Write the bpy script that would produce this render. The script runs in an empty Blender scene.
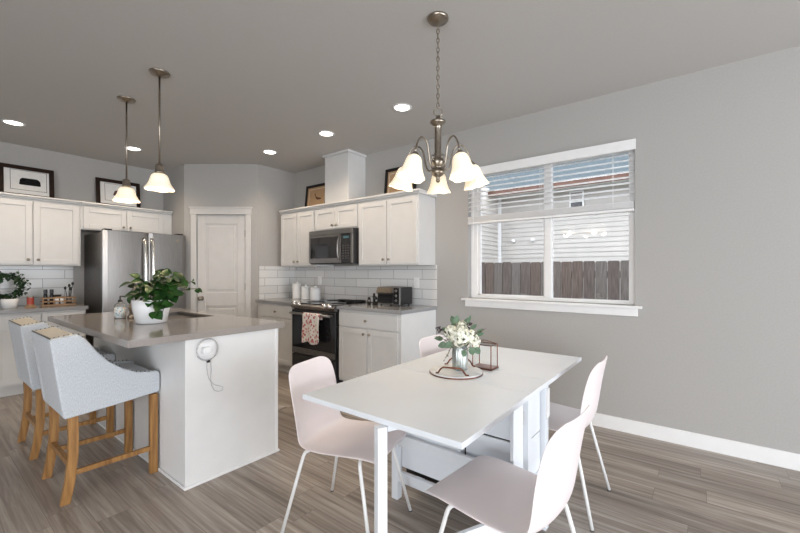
import bpy, bmesh, math, random
from mathutils import Vector, Matrix
random.seed(7)
C = bpy.context.scene
COL = C.collection
PI = math.pi

# ---------------------------------------------------------------- camera
cam_d = bpy.data.cameras.new('camera'); cam = bpy.data.objects.new('camera', cam_d); COL.objects.link(cam)
cam.location = (0, 0, 1.28)
cam.rotation_euler = (PI/2, 0, math.radians(37.8544-90))
cam_d.sensor_width = 36; cam_d.lens = 386/800*36
cam_d.shift_y = 5.5/800
cam_d.clip_start = 0.02
C.camera = cam
# ---------------------------------------------------------------- world, daylight, exposure
w = bpy.data.worlds.new('world'); C.world = w; w.use_nodes = True
bg = w.node_tree.nodes['Background']; bg.inputs[0].default_value = (0.86, 0.92, 1.0, 1); bg.inputs[1].default_value = 4.4
C.view_settings.view_transform = 'Standard'; C.view_settings.look = 'None'
C.view_settings.gamma = 1; C.view_settings.use_curve_mapping = False
C.view_settings.exposure = 0.20

def area(name, loc, rot, sx, sy, power, col):
    l = bpy.data.lights.new(name, 'AREA'); l.shape = 'RECTANGLE'; l.size = sx; l.size_y = sy
    l.energy = power; l.color = col
    o = bpy.data.objects.new(name, l); COL.objects.link(o); o.location = loc; o.rotation_euler = rot
    return o
# added unseen area lamps as daylight fill from behind the camera and left
area('rear_fill', (1.0, -4.62, 1.15), (PI/2, 0, 0), 4.4, 2.2, 105, (0.98, 0.985, 1.0))
area('left_fill', (-4.62, -1.6, 1.35), (PI/2, 0, -PI/2), 4.6, 1.9, 130, (0.97, 0.98, 1.0))

# ---------------------------------------------------------------- materials
def mat(name, col, rough=0.5, metal=0.0, emis=None, es=0, trans=0, alpha=1, coat=0, spec=0.5, ior=1.45, sheen=0):
    m = bpy.data.materials.new(name); m.use_nodes = True
    b = m.node_tree.nodes['Principled BSDF']
    b.inputs['Base Color'].default_value = (*col, 1); b.inputs['Roughness'].default_value = rough
    b.inputs['Metallic'].default_value = metal
    b.inputs['Transmission Weight'].default_value = trans
    b.inputs['Coat Weight'].default_value = coat
    b.inputs['Specular IOR Level'].default_value = spec
    b.inputs['IOR'].default_value = ior
    if sheen: b.inputs['Sheen Weight'].default_value = sheen
    if emis: b.inputs['Emission Color'].default_value = (*emis, 1); b.inputs['Emission Strength'].default_value = es
    return m
def nt(m): return m.node_tree.nodes, m.node_tree.links, m.node_tree.nodes['Principled BSDF']
def noise_mix(m, c1, c2, scale=20, stretch=(1, 1, 1), detail=4, bump=0, lo=0.3, hi=0.7, rough=None):
    n, l, b = nt(m)
    tc = n.new('ShaderNodeTexCoord'); mp = n.new('ShaderNodeMapping'); mp.inputs['Scale'].default_value = stretch
    l.new(tc.outputs['Object'], mp.inputs[0])
    t = n.new('ShaderNodeTexNoise'); t.inputs['Scale'].default_value = scale; t.inputs['Detail'].default_value = detail
    l.new(mp.outputs[0], t.inputs['Vector'])
    r = n.new('ShaderNodeValToRGB'); r.color_ramp.elements[0].position = lo; r.color_ramp.elements[1].position = hi
    r.color_ramp.elements[0].color = (*c1, 1); r.color_ramp.elements[1].color = (*c2, 1)
    l.new(t.outputs['Fac'], r.inputs[0]); l.new(r.outputs[0], b.inputs['Base Color'])
    if bump:
        bp = n.new('ShaderNodeBump'); bp.inputs['Strength'].default_value = bump; bp.inputs['Distance'].default_value = 0.004
        l.new(t.outputs['Fac'], bp.inputs['Height']); l.new(bp.outputs[0], b.inputs['Normal'])
    return m
M = {}
M['wall'] = noise_mix(mat('wall_paint', (.45, .44, .43), .75, spec=.2), (.385, .376, .362), (.41, .401, .387), 90, bump=.06)
M['ceil'] = noise_mix(mat('ceiling_paint', (.5, .49, .48), .85, spec=.1), (.52, .51, .495), (.545, .535, .52), 120, bump=.1)
M['trim'] = noise_mix(mat('white_trim', (.8, .8, .8), .4), (.78, .78, .78), (.81, .81, .81), 12)
M['cab'] = noise_mix(mat('cabinet_paint', (.62, .62, .61), .35), (.60, .60, .595), (.625, .625, .62), 8)
M['isl'] = noise_mix(mat('island_paint', (.7, .7, .69), .35), (.72, .72, .715), (.75, .75, .745), 8)
M['door'] = noise_mix(mat('door_paint', (.58, .575, .56), .4), (.56, .555, .545), (.59, .585, .575), 8)
M['counter'] = noise_mix(mat('reflection_tinted_quartz', (.3, .3, .31), .12), (.25, .225, .21), (.32, .29, .27), 300, lo=.35, hi=.65)  # warm tint paints the warm ceiling's reflection into the colour
M['counter2'] = noise_mix(mat('cool_grey_quartz', (.3, .3, .31), .12), (.255, .26, .27), (.32, .325, .335), 300, lo=.35, hi=.65)
M['steel'] = noise_mix(mat('stainless', (.5, .5, .5), .33, 1), (.22, .212, .208), (.32, .31, .30), 6, (60, 60, 1), lo=.2, hi=.8)
M['psteel'] = noise_mix(mat('polished_steel', (.7, .7, .7), .25, 1), (.66, .65, .64), (.78, .77, .76), 6)
M['dsteel'] = noise_mix(mat('grey_metal_side', (.12, .12, .12), .4, .8), (.13, .125, .12), (.17, .16, .155), 30)
M['nickel'] = noise_mix(mat('brushed_nickel', (.45, .40, .34), .3, 1), (.27, .235, .19), (.38, .335, .28), 60)
M['black'] = noise_mix(mat('black_plastic', (.015, .015, .016), .35), (.012, .012, .013), (.022, .022, .022), 30)
M['glassblk'] = noise_mix(mat('black_glass', (.012, .012, .014), .06), (.010, .010, .012), (.016, .016, .018), 3)
M['iron'] = noise_mix(mat('cast_iron', (.02, .02, .02), .6), (.012, .012, .012), (.03, .03, .03), 80)
M['wtable'] = noise_mix(mat('white_lacquer', (.78, .79, .81), .22), (.74, .775, .82), (.77, .805, .85), 3)
M['chair'] = noise_mix(mat('pale_pink_plastic', (.8, .7, .7), .38), (.79, .72, .72), (.82, .755, .76), 3)
M['wleg'] = noise_mix(mat('white_powder_coat', (.78, .78, .77), .35), (.76, .76, .75), (.8, .8, .79), 20)
M['ceramic'] = noise_mix(mat('white_ceramic', (.8, .8, .8), .2), (.78, .79, .80), (.82, .83, .84), 10)
M['copper'] = noise_mix(mat('copper_metal', (.45, .2, .12), .3, 1), (.13, .052, .034), (.23, .10, .065), 30)
M['marble'] = noise_mix(mat('white_marble', (.8, .8, .8), .2), (.62, .62, .63), (.82, .82, .81), 9, detail=10, lo=.35, hi=.55)
M['linen'] = noise_mix(mat('grey_blue_linen', (.5, .54, .58), .9, spec=.1, sheen=.2), (.45, .475, .505), (.58, .61, .645), 260, (1, 1, .35), bump=.15, lo=.35, hi=.65)
M['cream'] = noise_mix(mat('cream_linen', (.6, .55, .48), .9, spec=.1), (.55, .51, .44), (.66, .62, .55), 260, bump=.3)
M['oak'] = noise_mix(mat('honey_oak', (.3, .16, .07), .4), (.20, .09, .026), (.42, .22, .072), 7, (7, 7, .7), detail=6)
M['darkwood'] = noise_mix(mat('dark_walnut', (.03, .015, .008), .5, spec=.2), (.010, .005, .003), (.028, .012, .007), 10, (2, 2, 2))
M['blackframe'] = noise_mix(mat('black_wood', (.01, .01, .01), .5, spec=.2), (.008, .007, .007), (.018, .016, .015), 10)
M['cork'] = noise_mix(mat('tan_print', (.4, .25, .13), .8), (.36, .23, .12), (.46, .30, .17), 40)
M['paper'] = noise_mix(mat('white_paper', (.75, .74, .72), .8), (.70, .69, .67), (.76, .75, .73), 15)
M['ink'] = noise_mix(mat('black_ink', (.01, .01, .01), .9, spec=.05), (.006, .006, .006), (.02, .02, .02), 40)
M['sepia'] = noise_mix(mat('dark_brown_ink', (.08, .02, .012), .6), (.05, .012, .008), (.12, .04, .02), 40)
M['leaf'] = noise_mix(mat('glossy_leaf', (.03, .10, .02), .42, spec=.35), (.006, .028, .006), (.026, .085, .014), 14, lo=.35, hi=.65)
M['leaf2'] = noise_mix(mat('sage_leaf', (.12, .2, .12), .5), (.04, .09, .045), (.14, .21, .13), 30)
M['leaf3'] = noise_mix(mat('dark_ivy', (.015, .05, .02), .5), (.006, .022, .008), (.03, .085, .03), 40)
M['stem'] = noise_mix(mat('plant_stem', (.1, .12, .04), .6), (.07, .06, .02), (.13, .15, .05), 60)
M['berry'] = noise_mix(mat('dark_berry', (.02, .01, .015), .4), (.015, .01, .012), (.05, .03, .035), 60)
M['petal'] = noise_mix(mat('cream_petal', (.8, .78, .65), .6), (.74, .75, .58), (.90, .89, .84), 60)
M['soil'] = noise_mix(mat('dark_soil', (.02, .012, .008), .9), (.012, .008, .005), (.04, .025, .015), 80)
M['candle'] = noise_mix(mat('red_wax', (.4, .05, .03), .4), (.36, .045, .03), (.46, .08, .05), 10)
M['ltwood'] = noise_mix(mat('light_wood', (.35, .2, .1), .5), (.30, .17, .085), (.42, .26, .14), 12, (1, 8, 8))
M['matcloth'] = noise_mix(mat('pale_floor_mat', (.5, .46, .43), .9), (.42, .38, .35), (.55, .51, .48), 90, bump=.3)
M['cable'] = noise_mix(mat('grey_white_cable', (.4, .4, .4), .5), (.36, .36, .37), (.46, .46, .47), 30)
M['rubber'] = noise_mix(mat('grey_rubber', (.08, .08, .08), .6), (.07, .07, .07), (.1, .1, .1), 30)
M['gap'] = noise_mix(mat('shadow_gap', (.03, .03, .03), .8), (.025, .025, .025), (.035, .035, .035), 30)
M['siding'] = noise_mix(mat('lap_siding', (.6, .6, .58), .7), (.44, .415, .39), (.50, .47, .44), 4)
M['roof'] = noise_mix(mat('roof_shingle', (.15, .18, .2), 1, spec=0), (.045, .058, .065), (.10, .12, .13), 25, bump=.4)
M['fascia'] = noise_mix(mat('brown_fascia', (.12, .05, .03), .6), (.08, .035, .02), (.14, .06, .035), 6)
M['grass'] = noise_mix(mat('ground_soil', (.1, .12, .06), .95), (.06, .08, .03), (.14, .14, .08), 12)
M['glow'] = mat('lamp_diffuser', (1, 1, 1), .5, emis=(1, .93, .82), es=9)
M['bulb'] = mat('bulb_glow', (1, 1, 1), .5, emis=(1, .80, .50), es=26)

def glass_mat(name, tint=(1, 1, 1), refl=0.0):
    m = bpy.data.materials.new(name); m.use_nodes = True; n, l = m.node_tree.nodes, m.node_tree.links
    n.clear(); o = n.new('ShaderNodeOutputMaterial'); mx = n.new('ShaderNodeMixShader'); t = n.new('ShaderNodeBsdfTransparent'); g = n.new('ShaderNodeBsdfGlossy')
    t.inputs[0].default_value = (*tint, 1); g.inputs['Roughness'].default_value = 0.01
    fr = n.new('ShaderNodeFresnel'); fr.inputs[0].default_value = 1.45 + refl
    l.new(fr.outputs[0], mx.inputs[0]); l.new(t.outputs[0], mx.inputs[1]); l.new(g.outputs[0], mx.inputs[2]); l.new(mx.outputs[0], o.inputs[0])
    return m
M['pane'] = glass_mat('window_glass')
M['clear'] = glass_mat('clear_glass', (.97, .98, .98), 0)

def shade_mat():
    m = bpy.data.materials.new('alabaster_shade'); m.use_nodes = True; n, l, b = nt(m)
    b.inputs['Base Color'].default_value = (.9, .85, .75, 1); b.inputs['Roughness'].default_value = .35
    b.inputs['Emission Color'].default_value = (1, .82, .50, 1)
    tc = n.new('ShaderNodeTexCoord'); t = n.new('ShaderNodeTexNoise'); t.inputs['Scale'].default_value = 14
    l.new(tc.outputs['Object'], t.inputs['Vector'])
    mr = n.new('ShaderNodeMapRange'); mr.inputs[3].default_value = .25; mr.inputs[4].default_value = .55
    l.new(t.outputs[0], mr.inputs[0]); l.new(mr.outputs[0], b.inputs['Emission Strength'])
    return m
M['shade'] = shade_mat()

def floor_mat():
    m = mat('vinyl_planks', (.3, .25, .2), .30, spec=.4); n, l, b = nt(m)
    tc = n.new('ShaderNodeTexCoord'); sp = n.new('ShaderNodeSeparateXYZ'); cb = n.new('ShaderNodeCombineXYZ')
    l.new(tc.outputs['Object'], sp.inputs[0]); l.new(sp.outputs['X'], cb.inputs['Y'])
    dv = n.new('ShaderNodeMath'); dv.operation = 'DIVIDE'; dv.inputs[1].default_value = .152; l.new(sp.outputs['X'], dv.inputs[0])
    fl = n.new('ShaderNodeMath'); fl.operation = 'FLOOR'; l.new(dv.outputs[0], fl.inputs[0])
    wn_ = n.new('ShaderNodeTexWhiteNoise'); wn_.noise_dimensions = '1D'; l.new(fl.outputs[0], wn_.inputs['W'])
    ad = n.new('ShaderNodeMath'); ad.operation = 'MULTIPLY_ADD'; ad.inputs[1].default_value = 1.22; l.new(wn_.outputs['Value'], ad.inputs[0]); l.new(sp.outputs['Y'], ad.inputs[2]); l.new(ad.outputs[0], cb.inputs['X'])
    br = n.new('ShaderNodeTexBrick'); br.offset = 0; br.inputs['Scale'].default_value = 1
    br.inputs['Brick Width'].default_value = 1.22; br.inputs['Row Height'].default_value = .152
    br.inputs['Mortar Size'].default_value = .0012; br.inputs['Mortar Smooth'].default_value = .3
    br.inputs['Color1'].default_value = (0, 0, 0, 1); br.inputs['Color2'].default_value = (1, 1, 1, 1); br.inputs['Mortar'].default_value = (.5, .5, .5, 1)
    l.new(cb.outputs[0], br.inputs['Vector'])
    # wood grain stretched along the planks, offset per plank
    mp = n.new('ShaderNodeMapping'); mp.inputs['Scale'].default_value = (1.0, 24, 1)
    add = n.new('ShaderNodeVectorMath'); add.operation = 'MULTIPLY_ADD'; add.inputs[1].default_value = (7, 3, 5)
    l.new(br.outputs['Color'], add.inputs[0]); l.new(cb.outputs[0], add.inputs[2]); l.new(add.outputs[0], mp.inputs[0])
    n1 = n.new('ShaderNodeTexNoise'); n1.inputs['Scale'].default_value = 1.3; n1.inputs['Detail'].default_value = 8; n1.inputs['Roughness'].default_value = .62; n1.inputs['Distortion'].default_value = .6
    l.new(mp.outputs[0], n1.inputs['Vector'])
    r = n.new('ShaderNodeValToRGB'); e = r.color_ramp.elements
    e[0].position = .28; e[0].color = (.155, .128, .108, 1); e[1].position = .72; e[1].color = (.50, .455, .41, 1)
    x = r.color_ramp.elements.new(.5); x.color = (.315, .268, .23, 1)
    l.new(n1.outputs['Fac'], r.inputs[0])
    mr = n.new('ShaderNodeMapRange'); mr.inputs[3].default_value = .80; mr.inputs[4].default_value = 1.16
    l.new(br.outputs['Color'], mr.inputs[0])
    mx = n.new('ShaderNodeMix'); mx.data_type = 'RGBA'; mx.blend_type = 'MULTIPLY'; mx.inputs[0].default_value = 1
    l.new(r.outputs[0], mx.inputs[6]); l.new(mr.outputs[0], mx.inputs[7])
    mo = n.new('ShaderNodeMix'); mo.data_type = 'RGBA'; mo.inputs[7].default_value = (.15, .125, .105, 1)
    l.new(br.outputs['Fac'], mo.inputs[0]); l.new(mx.outputs[2], mo.inputs[6]); l.new(mo.outputs[2], b.inputs['Base Color'])
    bp = n.new('ShaderNodeBump'); bp.inputs['Strength'].default_value = .12; bp.inputs['Distance'].default_value = .003
    l.new(n1.outputs['Fac'], bp.inputs['Height']); l.new(bp.outputs[0], b.inputs['Normal'])
    return m
M['floor'] = floor_mat()
def tile_mat(name, axis):
    m = mat(name, (.7, .7, .7), .14); n, l, b = nt(m)
    tc = n.new('ShaderNodeTexCoord'); sp = n.new('ShaderNodeSeparateXYZ'); cb = n.new('ShaderNodeCombineXYZ')
    l.new(tc.outputs['Object'], sp.inputs[0]); l.new(sp.outputs[axis], cb.inputs['X']); l.new(sp.outputs['Z'], cb.inputs['Y'])
    br = n.new('ShaderNodeTexBrick'); br.offset = .5; br.inputs['Scale'].default_value = 1
    br.inputs['Brick Width'].default_value = .406; br.inputs['Row Height'].default_value = .109
    br.inputs['Mortar Size'].default_value = .0028; br.inputs['Mortar Smooth'].default_value = .2
    br.inputs['Color1'].default_value = (.63, .63, .625, 1); br.inputs['Color2'].default_value = (.70, .70, .695, 1); br.inputs['Mortar'].default_value = (.27, .27, .265, 1)
    l.new(cb.outputs[0], br.inputs['Vector']); l.new(br.outputs[0], b.inputs['Base Color'])
    bp = n.new('ShaderNodeBump'); bp.inputs['Strength'].default_value = .4; bp.inputs['Distance'].default_value = .003; bp.invert = True
    l.new(br.outputs['Fac'], bp.inputs['Height']); l.new(bp.outputs[0], b.inputs['Normal'])
    return m
M['tileY'] = tile_mat('subway_tile', 'Y'); M['tileX'] = tile_mat('subway_tile_back', 'X')
def cloth_pattern(name, base, spots, scale, thr=.45):
    m = mat(name, base, .85); n, l, b = nt(m)
    tc = n.new('ShaderNodeTexCoord'); v = n.new('ShaderNodeTexVoronoi'); v.inputs['Scale'].default_value = scale
    l.new(tc.outputs['Object'], v.inputs['Vector'])
    lt = n.new('ShaderNodeMath'); lt.operation = 'LESS_THAN'; lt.inputs[1].default_value = thr; l.new(v.outputs['Distance'], lt.inputs[0])
    r = n.new('ShaderNodeValToRGB'); r.color_ramp.interpolation = 'CONSTANT'
    for i, s in enumerate(spots):
        el = r.color_ramp.elements[0] if i == 0 else r.color_ramp.elements.new(i/len(spots))
        el.position = i/len(spots); el.color = (*s, 1)
    sx = n.new('ShaderNodeSeparateXYZ'); l.new(v.outputs['Color'], sx.inputs[0]); l.new(sx.outputs[0], r.inputs[0])
    mx = n.new('ShaderNodeMix'); mx.data_type = 'RGBA'; mx.inputs[6].default_value = (*base, 1)
    l.new(lt.outputs[0], mx.inputs[0]); l.new(r.outputs[0], mx.inputs[7]); l.new(mx.outputs[2], b.inputs['Base Color'])
    return m
M['towel'] = cloth_pattern('floral_towel', (.78, .76, .73), [(.48, .13, .15), (.62, .33, .34), (.5, .2, .2)], 30, .42)
M['label'] = cloth_pattern('soap_label', (.75, .77, .78), [(.05, .35, .45), (.1, .15, .2), (.7, .5, .2), (.3, .55, .6)], 90, .42)
M['wood_f'] = []
for i, (a, b_) in enumerate([((.065, .050, .044), (.135, .108, .098)), ((.08, .064, .057), (.155, .13, .118)), ((.085, .073, .066), (.165, .145, .133)), ((.07, .05, .041), (.145, .108, .092))]):
    M['wood_f'].append(noise_mix(mat('fence_wood', a, .9), a, b_, 5, (9, 9, 1), detail=8, bump=.3))

# ---------------------------------------------------------------- mesh helpers
class MB:
    def __init__(s): s.bm = bmesh.new()
    def poly(s, pts, faces):
        vs = [s.bm.verts.new(p) for p in pts]
        for f in faces:
            try: s.bm.faces.new([vs[i] for i in f])
            except ValueError: pass
        return s
    def box(s, x0, x1, y0, y1, z0, z1, f=None):
        p = [(x, y, z) for z in (z0, z1) for y in (y0, y1) for x in (x0, x1)]
        if f: p = [f(*q) for q in p]
        return s.poly(p, [(0, 1, 3, 2), (4, 6, 7, 5), (0, 4, 5, 1), (2, 3, 7, 6), (0, 2, 6, 4), (1, 5, 7, 3)])
    def prism(s, pts, z0, z1, f=None):       # 2-D outline in (a,b) extruded along third
        n = len(pts); P = [(a, b, z0) for a, b in pts]+[(a, b, z1) for a, b in pts]
        if f: P = [f(*q) for q in P]
        return s.poly(P, [tuple(range(n))[::-1], tuple(range(n, 2*n))]+[(i, (i+1) % n, n+(i+1) % n, n+i) for i in range(n)])
    def lathe(s, prof, c=(0, 0, 0), n=24, f=None, ell=(1, 1), wav=None):
        rows = []
        for k, (r, z) in enumerate(prof):
            row = []
            for i in range(n):
                a = 2*PI*i/n
                rr = max(r, 1e-4); zz = z
                if wav: rr, zz = wav(k, rr, zz, a)
                q = (c[0]+rr*math.cos(a)*ell[0], c[1]+rr*math.sin(a)*ell[1], c[2]+zz)
                if f: q = f(*q)
                row.append(s.bm.verts.new(q))
            rows.append(row)
        for k in range(len(rows)-1):
            for i in range(n):
                s.bm.faces.new((rows[k][i], rows[k][(i+1) % n], rows[k+1][(i+1) % n], rows[k+1][i]))
        for row, pr in ((rows[0], prof[0]), (rows[-1], prof[-1])):
            if not getattr(s, 'open', False):
                try: s.bm.faces.new(row)
                except ValueError: pass
        return s
    def tube(s, pts, r, n=8, closed=False, cap=True, radii=None):
        pts = [Vector(p) for p in pts]; N = len(pts); rings = []
        prev = None
        for i, p in enumerate(pts):
            if closed: t = pts[(i+1) % N]-pts[i-1]
            else: t = pts[min(i+1, N-1)]-pts[max(i-1, 0)]
            t.normalize()
            if prev is None:
                u = t.cross(Vector((0, 0, 1)))
                if u.length < .05: u = t.cross(Vector((1, 0, 0)))
            else: u = prev-t*prev.dot(t)
            u.normalize(); prev = u; v = t.cross(u)
            rr = radii[i] if radii else r
            rings.append([s.bm.verts.new(p+(u*math.cos(2*PI*k/n)+v*math.sin(2*PI*k/n))*rr) for k in range(n)])
        for i in range(N if closed else N-1):
            a, b = rings[i], rings[(i+1) % N]
            for k in range(n): s.bm.faces.new((a[k], a[(k+1) % n], b[(k+1) % n], b[k]))
        if not closed and cap:
            s.bm.faces.new(rings[0]); s.bm.faces.new(rings[-1])
        return s
    def ball(s, c, r, n=10, sc=(1, 1, 1)):
        prof = [(r*math.sin(PI*k/n), -r*math.cos(PI*k/n)) for k in range(n+1)]
        return s.lathe([(a, b*sc[2]) for a, b in prof], c, n*2, ell=(sc[0], sc[1]))
    def grid(s, rows):
        R = [[s.bm.verts.new(p) for p in r] for r in rows]
        for i in range(len(R)-1):
            for j in range(len(R[0])-1):
                s.bm.faces.new((R[i][j], R[i][j+1], R[i+1][j+1], R[i+1][j]))
        return s
def rootloc(o):
    v = Vector((0, 0, 0))
    while o: v += o.location; o = o.parent
    return v
def part(name, mb, m, parent=None, bevel=0, smooth=False, sub=0, solid=0, local=False, solid_off=-1, segs=2):
    me = bpy.data.meshes.new(name)
    bmesh.ops.recalc_face_normals(mb.bm, faces=mb.bm.faces)
    if parent and not local: bmesh.ops.translate(mb.bm, vec=-rootloc(parent), verts=mb.bm.verts)
    mb.bm.to_mesh(me); mb.bm.free()
    me.materials.append(m)
    o = bpy.data.objects.new(name, me); COL.objects.link(o)
    if parent: o.parent = parent
    if smooth:
        for p in me.polygons: p.use_smooth = True
    if solid:
        md = o.modifiers.new('solid', 'SOLIDIFY'); md.thickness = solid; md.offset = solid_off
    if sub:
        md = o.modifiers.new('sub', 'SUBSURF'); md.levels = sub; md.render_levels = sub
    if bevel:
        md = o.modifiers.new('bevel', 'BEVEL'); md.width = bevel; md.segments = segs; md.limit_method = 'ANGLE'; md.angle_limit = math.radians(40)
        md.harden_normals = False
    return o
def thing(name, label, cat, loc=(0, 0, 0), rz=0, group=None):
    o = bpy.data.objects.new(name, None); COL.objects.link(o); o.empty_display_size = .05
    o.location = loc; o.rotation_euler = (0, 0, rz); o['label'] = label; o['category'] = cat
    if group: o['group'] = group
    return o
def tag(o, label, cat, group=None):
    o['label'] = label; o['category'] = cat
    if group: o['group'] = group
    return o
def struct(name, mb, m, parent=None, **k):
    o = part(name, mb, m, parent, **k)
    if not parent: o['kind'] = 'structure'
    return o
def dup(root, loc, rz, label, group=None):
    r = root.copy(); COL.objects.link(r); r.location = loc; r.rotation_euler = (0, 0, rz); r['label'] = label
    if group: r['group'] = group
    for ch in list(root.children):
        c = ch.copy(); COL.objects.link(c); c.parent = r
        for g in list(ch.children):
            d = g.copy(); COL.objects.link(d); d.parent = c
    return r
def bez(p0, p1, p2, p3, n=10):
    out = []
    for i in range(n+1):
        t = i/n; a = [(1-t)**3, 3*t*(1-t)**2, 3*t*t*(1-t), t**3]
        out.append(tuple(sum(a[k]*(p0, p1, p2, p3)[k][j] for k in range(4)) for j in range(3)))
    return out

# ---------------------------------------------------------------- setting
XW = 3.545; YB = 6.18; CH = 2.74; XL = -4.5; YF = -4.5; T = .12
struct('floor', MB().box(XL-T, XW+T, YF-T, YB+T, -.1, 0), M['floor'])
struct('ceiling', MB().box(XL-T, XW+T, YF-T, YB+T, CH, CH+.1), M['ceil'])
# right wall with window opening
WY0, WY1, WZ0, WZ1 = .405, 1.872, 1.015, 2.318
b = MB()
b.box(XW, XW+T+.05, YF, WY0, 0, CH); b.box(XW, XW+T+.05, WY1, YB, 0, CH)
b.box(XW, XW+T+.05, WY0, WY1, 0, WZ0); b.box(XW, XW+T+.05, WY0, WY1, WZ1, CH)
struct('wall_right', b, M['wall'])
struct('wall_back', MB().box(XL, XW, YB, YB+T, 0, CH), M['wall'])
# corner pantry: side walls and the diagonal wall with the door opening
P1 = Vector((2.325, 5.495, 0)); P2 = Vector((2.95, 4.73, 0)); PU = (P2-P1).normalized(); PN = Vector((-PU.y, PU.x, 0))
if PN.dot(-P1) < 0: PN = -PN
PL = (P2-P1).length
def dm(a, n, z): q = P1+PU*a+PN*n; return (q.x, q.y, z)
struct('wall_pantry_left', MB().box(2.325, 2.325+.1, 5.495, YB, 0, CH), M['wall'])
struct('wall_pantry_right', MB().box(2.95, XW, 4.73, 4.83, 0, CH), M['wall'])
b = MB()
b.box(0, .165, -.1, 0, 0, CH, dm); b.box(.83, PL, -.1, 0, 0, CH, dm); b.box(.165, .83, -.1, 0, 2.055, CH, dm)
struct('wall_pantry_door_side', b, M['wall'])
# walls behind and beside the camera, with openings cut for the added daylight lamps
b = MB(); b.box(XL, -1.2, YF-T, YF, 0, CH); b.box(3.2, XW, YF-T, YF, 0, CH); b.box(-1.2, 3.2, YF-T, YF, 2.25, CH)
struct('wall_front', b, M['wall'])
b = MB(); b.box(XL-T, XL, YF, -3.9, 0, CH); b.box(XL-T, XL, .7, YB, 0, CH); b.box(XL-T, XL, -3.9, .7, 0, .4); b.box(XL-T, XL, -3.9, .7, 2.3, CH)
struct('wall_left', b, M['wall'])
struct('baseboard_right', MB().box(XW-.014, XW-.0005, YF, 2.262, 0, .108), M['trim'], bevel=.003)
b = MB(); b.box(0, .094, .0005, .013, 0, .108, dm); b.box(.896, PL, .0005, .013, 0, .108, dm)
struct('baseboard_pantry', b, M['trim'])
# pantry door trim and door
b = MB(); b.box(.095, .170, .0005, .018, 0, 2.055, dm); b.box(.825, .894, .0005, .018, 0, 2.055, dm)
b.box(.085, .905, .0005, .024, 2.055, 2.140, dm); b.box(.075, .915, .0005, .034, 2.140, 2.158, dm)
struct('trim_1', b, M['door'], bevel=.002)
dr = bpy.data.objects.new('door_1', None); COL.objects.link(dr); dr.location = dm(.5, 0, 0); dr['kind'] = 'structure'
def panel_door(b, f, a0, a1, z0, z1, n0, n1, panels, rec=.008):
    # frame with sunk panels: panels = list of (a0,a1,z0,z1)
    b.box(a0, a1, n0, n1-rec, z0, z1, f)
    zs = sorted(panels, key=lambda p: p[2]); pa0, pa1 = zs[0][0], zs[0][1]
    b.box(a0, pa0, n1-rec, n1, z0, z1, f); b.box(pa1, a1, n1-rec, n1, z0, z1, f)
    prev = z0
    for p in zs: b.box(pa0, pa1, n1-rec, n1, prev, p[2], f); prev = p[3]
    b.box(pa0, pa1, n1-rec, n1, prev, z1, f)
    return b
pd = panel_door(MB(), dm, .172, .823, .012, 2.051, -.04, -.004, [(.285, .706, .24, .82), (.285, .706, 1.005, 1.93)], .010)
for (z0, z1) in ((.24, .82), (1.005, 1.93)): pd.box(.285+.035, .706-.035, -.018, -.0065, z0+.035, z1-.035, dm)
struct('door_leaf', pd, M['door'], dr, bevel=.004)
kb = MB(); kb.lathe([(.001, 0), (.030, 0), (.030, .006), (.012, .010), (.011, .035), (.026, .045), (.030, .058), (.024, .070), (.001, .074)], f=lambda x, y, z: dm(.235+x, -.004+z, .925+y), n=20)
struct('door_knob', kb, M['nickel'], dr, smooth=True)
for z in (1.80, 1.08, .25): struct('door_hinge', MB().box(.812, .824, -.004, .006, z-.045, z+.045, dm), M['nickel'], dr)

# tiles
o = struct('trim_2', MB().box(XW-.010, XW-.0005, 2.248, 4.7295, .905, 1.356), M['tileY'])
o.name = 'tile_backsplash'; tag(o, 'white subway tile backsplash above the stove counter', 'backsplash')
del o['kind']
o = part('tile_backsplash', MB().box(2.965, XW-.0105, 4.719, 4.7295, .905, 1.36), M['tileX']); tag(o, 'narrow white tile backsplash on the return wall beside the pantry door', 'backsplash')
o = part('tile_backsplash', MB().box(-.6, 1.300, YB-.010, YB-.0005, .895, 1.36), M['tileX']); tag(o, 'white subway tile backsplash beneath the cabinets left of the refrigerator', 'backsplash')

# ---------------------------------------------------------------- window
wn = bpy.data.objects.new('window_1', None); COL.objects.link(wn); wn.location = (XW, 1.14, 1.0); wn['kind'] = 'structure'
XF = 3.605
b = MB()
g0, g1, gz0, gz1 = .455, 1.80, 1.045, 2.26
b.box(XF, XF+.06, WY0+.001, g0, WZ0+.001, WZ1-.001); b.box(XF, XF+.06, g1, WY1-.001, WZ0+.001, WZ1-.001)
b.box(XF, XF+.06, g0, g1, WZ0+.001, gz0); b.box(XF, XF+.06, g0, g1, gz1, WZ1-.001)
struct('window_frame', b, M['trim'], wn, bevel=.003)
struct('mullion', MB().box(XF-.012, XF+.05, 1.062, 1.122, gz0, gz1), M['trim'], wn, bevel=.003)
b = MB(); y0, y1 = 1.122, 1.80
b.box(XF+.01, XF+.04, y0, y0+.014, gz0, gz1); b.box(XF+.01, XF+.04, y1-.03, y1, gz0, gz1); b.box(XF+.01, XF+.04, y0, y1, gz0, gz0+.012)
struct('sash', b, M['trim'], wn)
struct('window_pane', MB().box(XF+.026, XF+.030, 1.1225, 1.7995, gz0+.001, gz1), M['pane'], wn)
struct('window_pane', MB().box(XF+.034, XF+.038, .4555, 1.0615, gz0+.001, gz1), M['pane'], wn)
struct('window_sill', MB().box(XW-.045, XF, .355, 1.93, .993, 1.014), M['trim'], None, bevel=.004).name = 'trim_3'
struct('trim_4', MB().box(XW-.016, XW-.0005, .385, 1.90, .930, .9925), M['trim'], bevel=.003)
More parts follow.
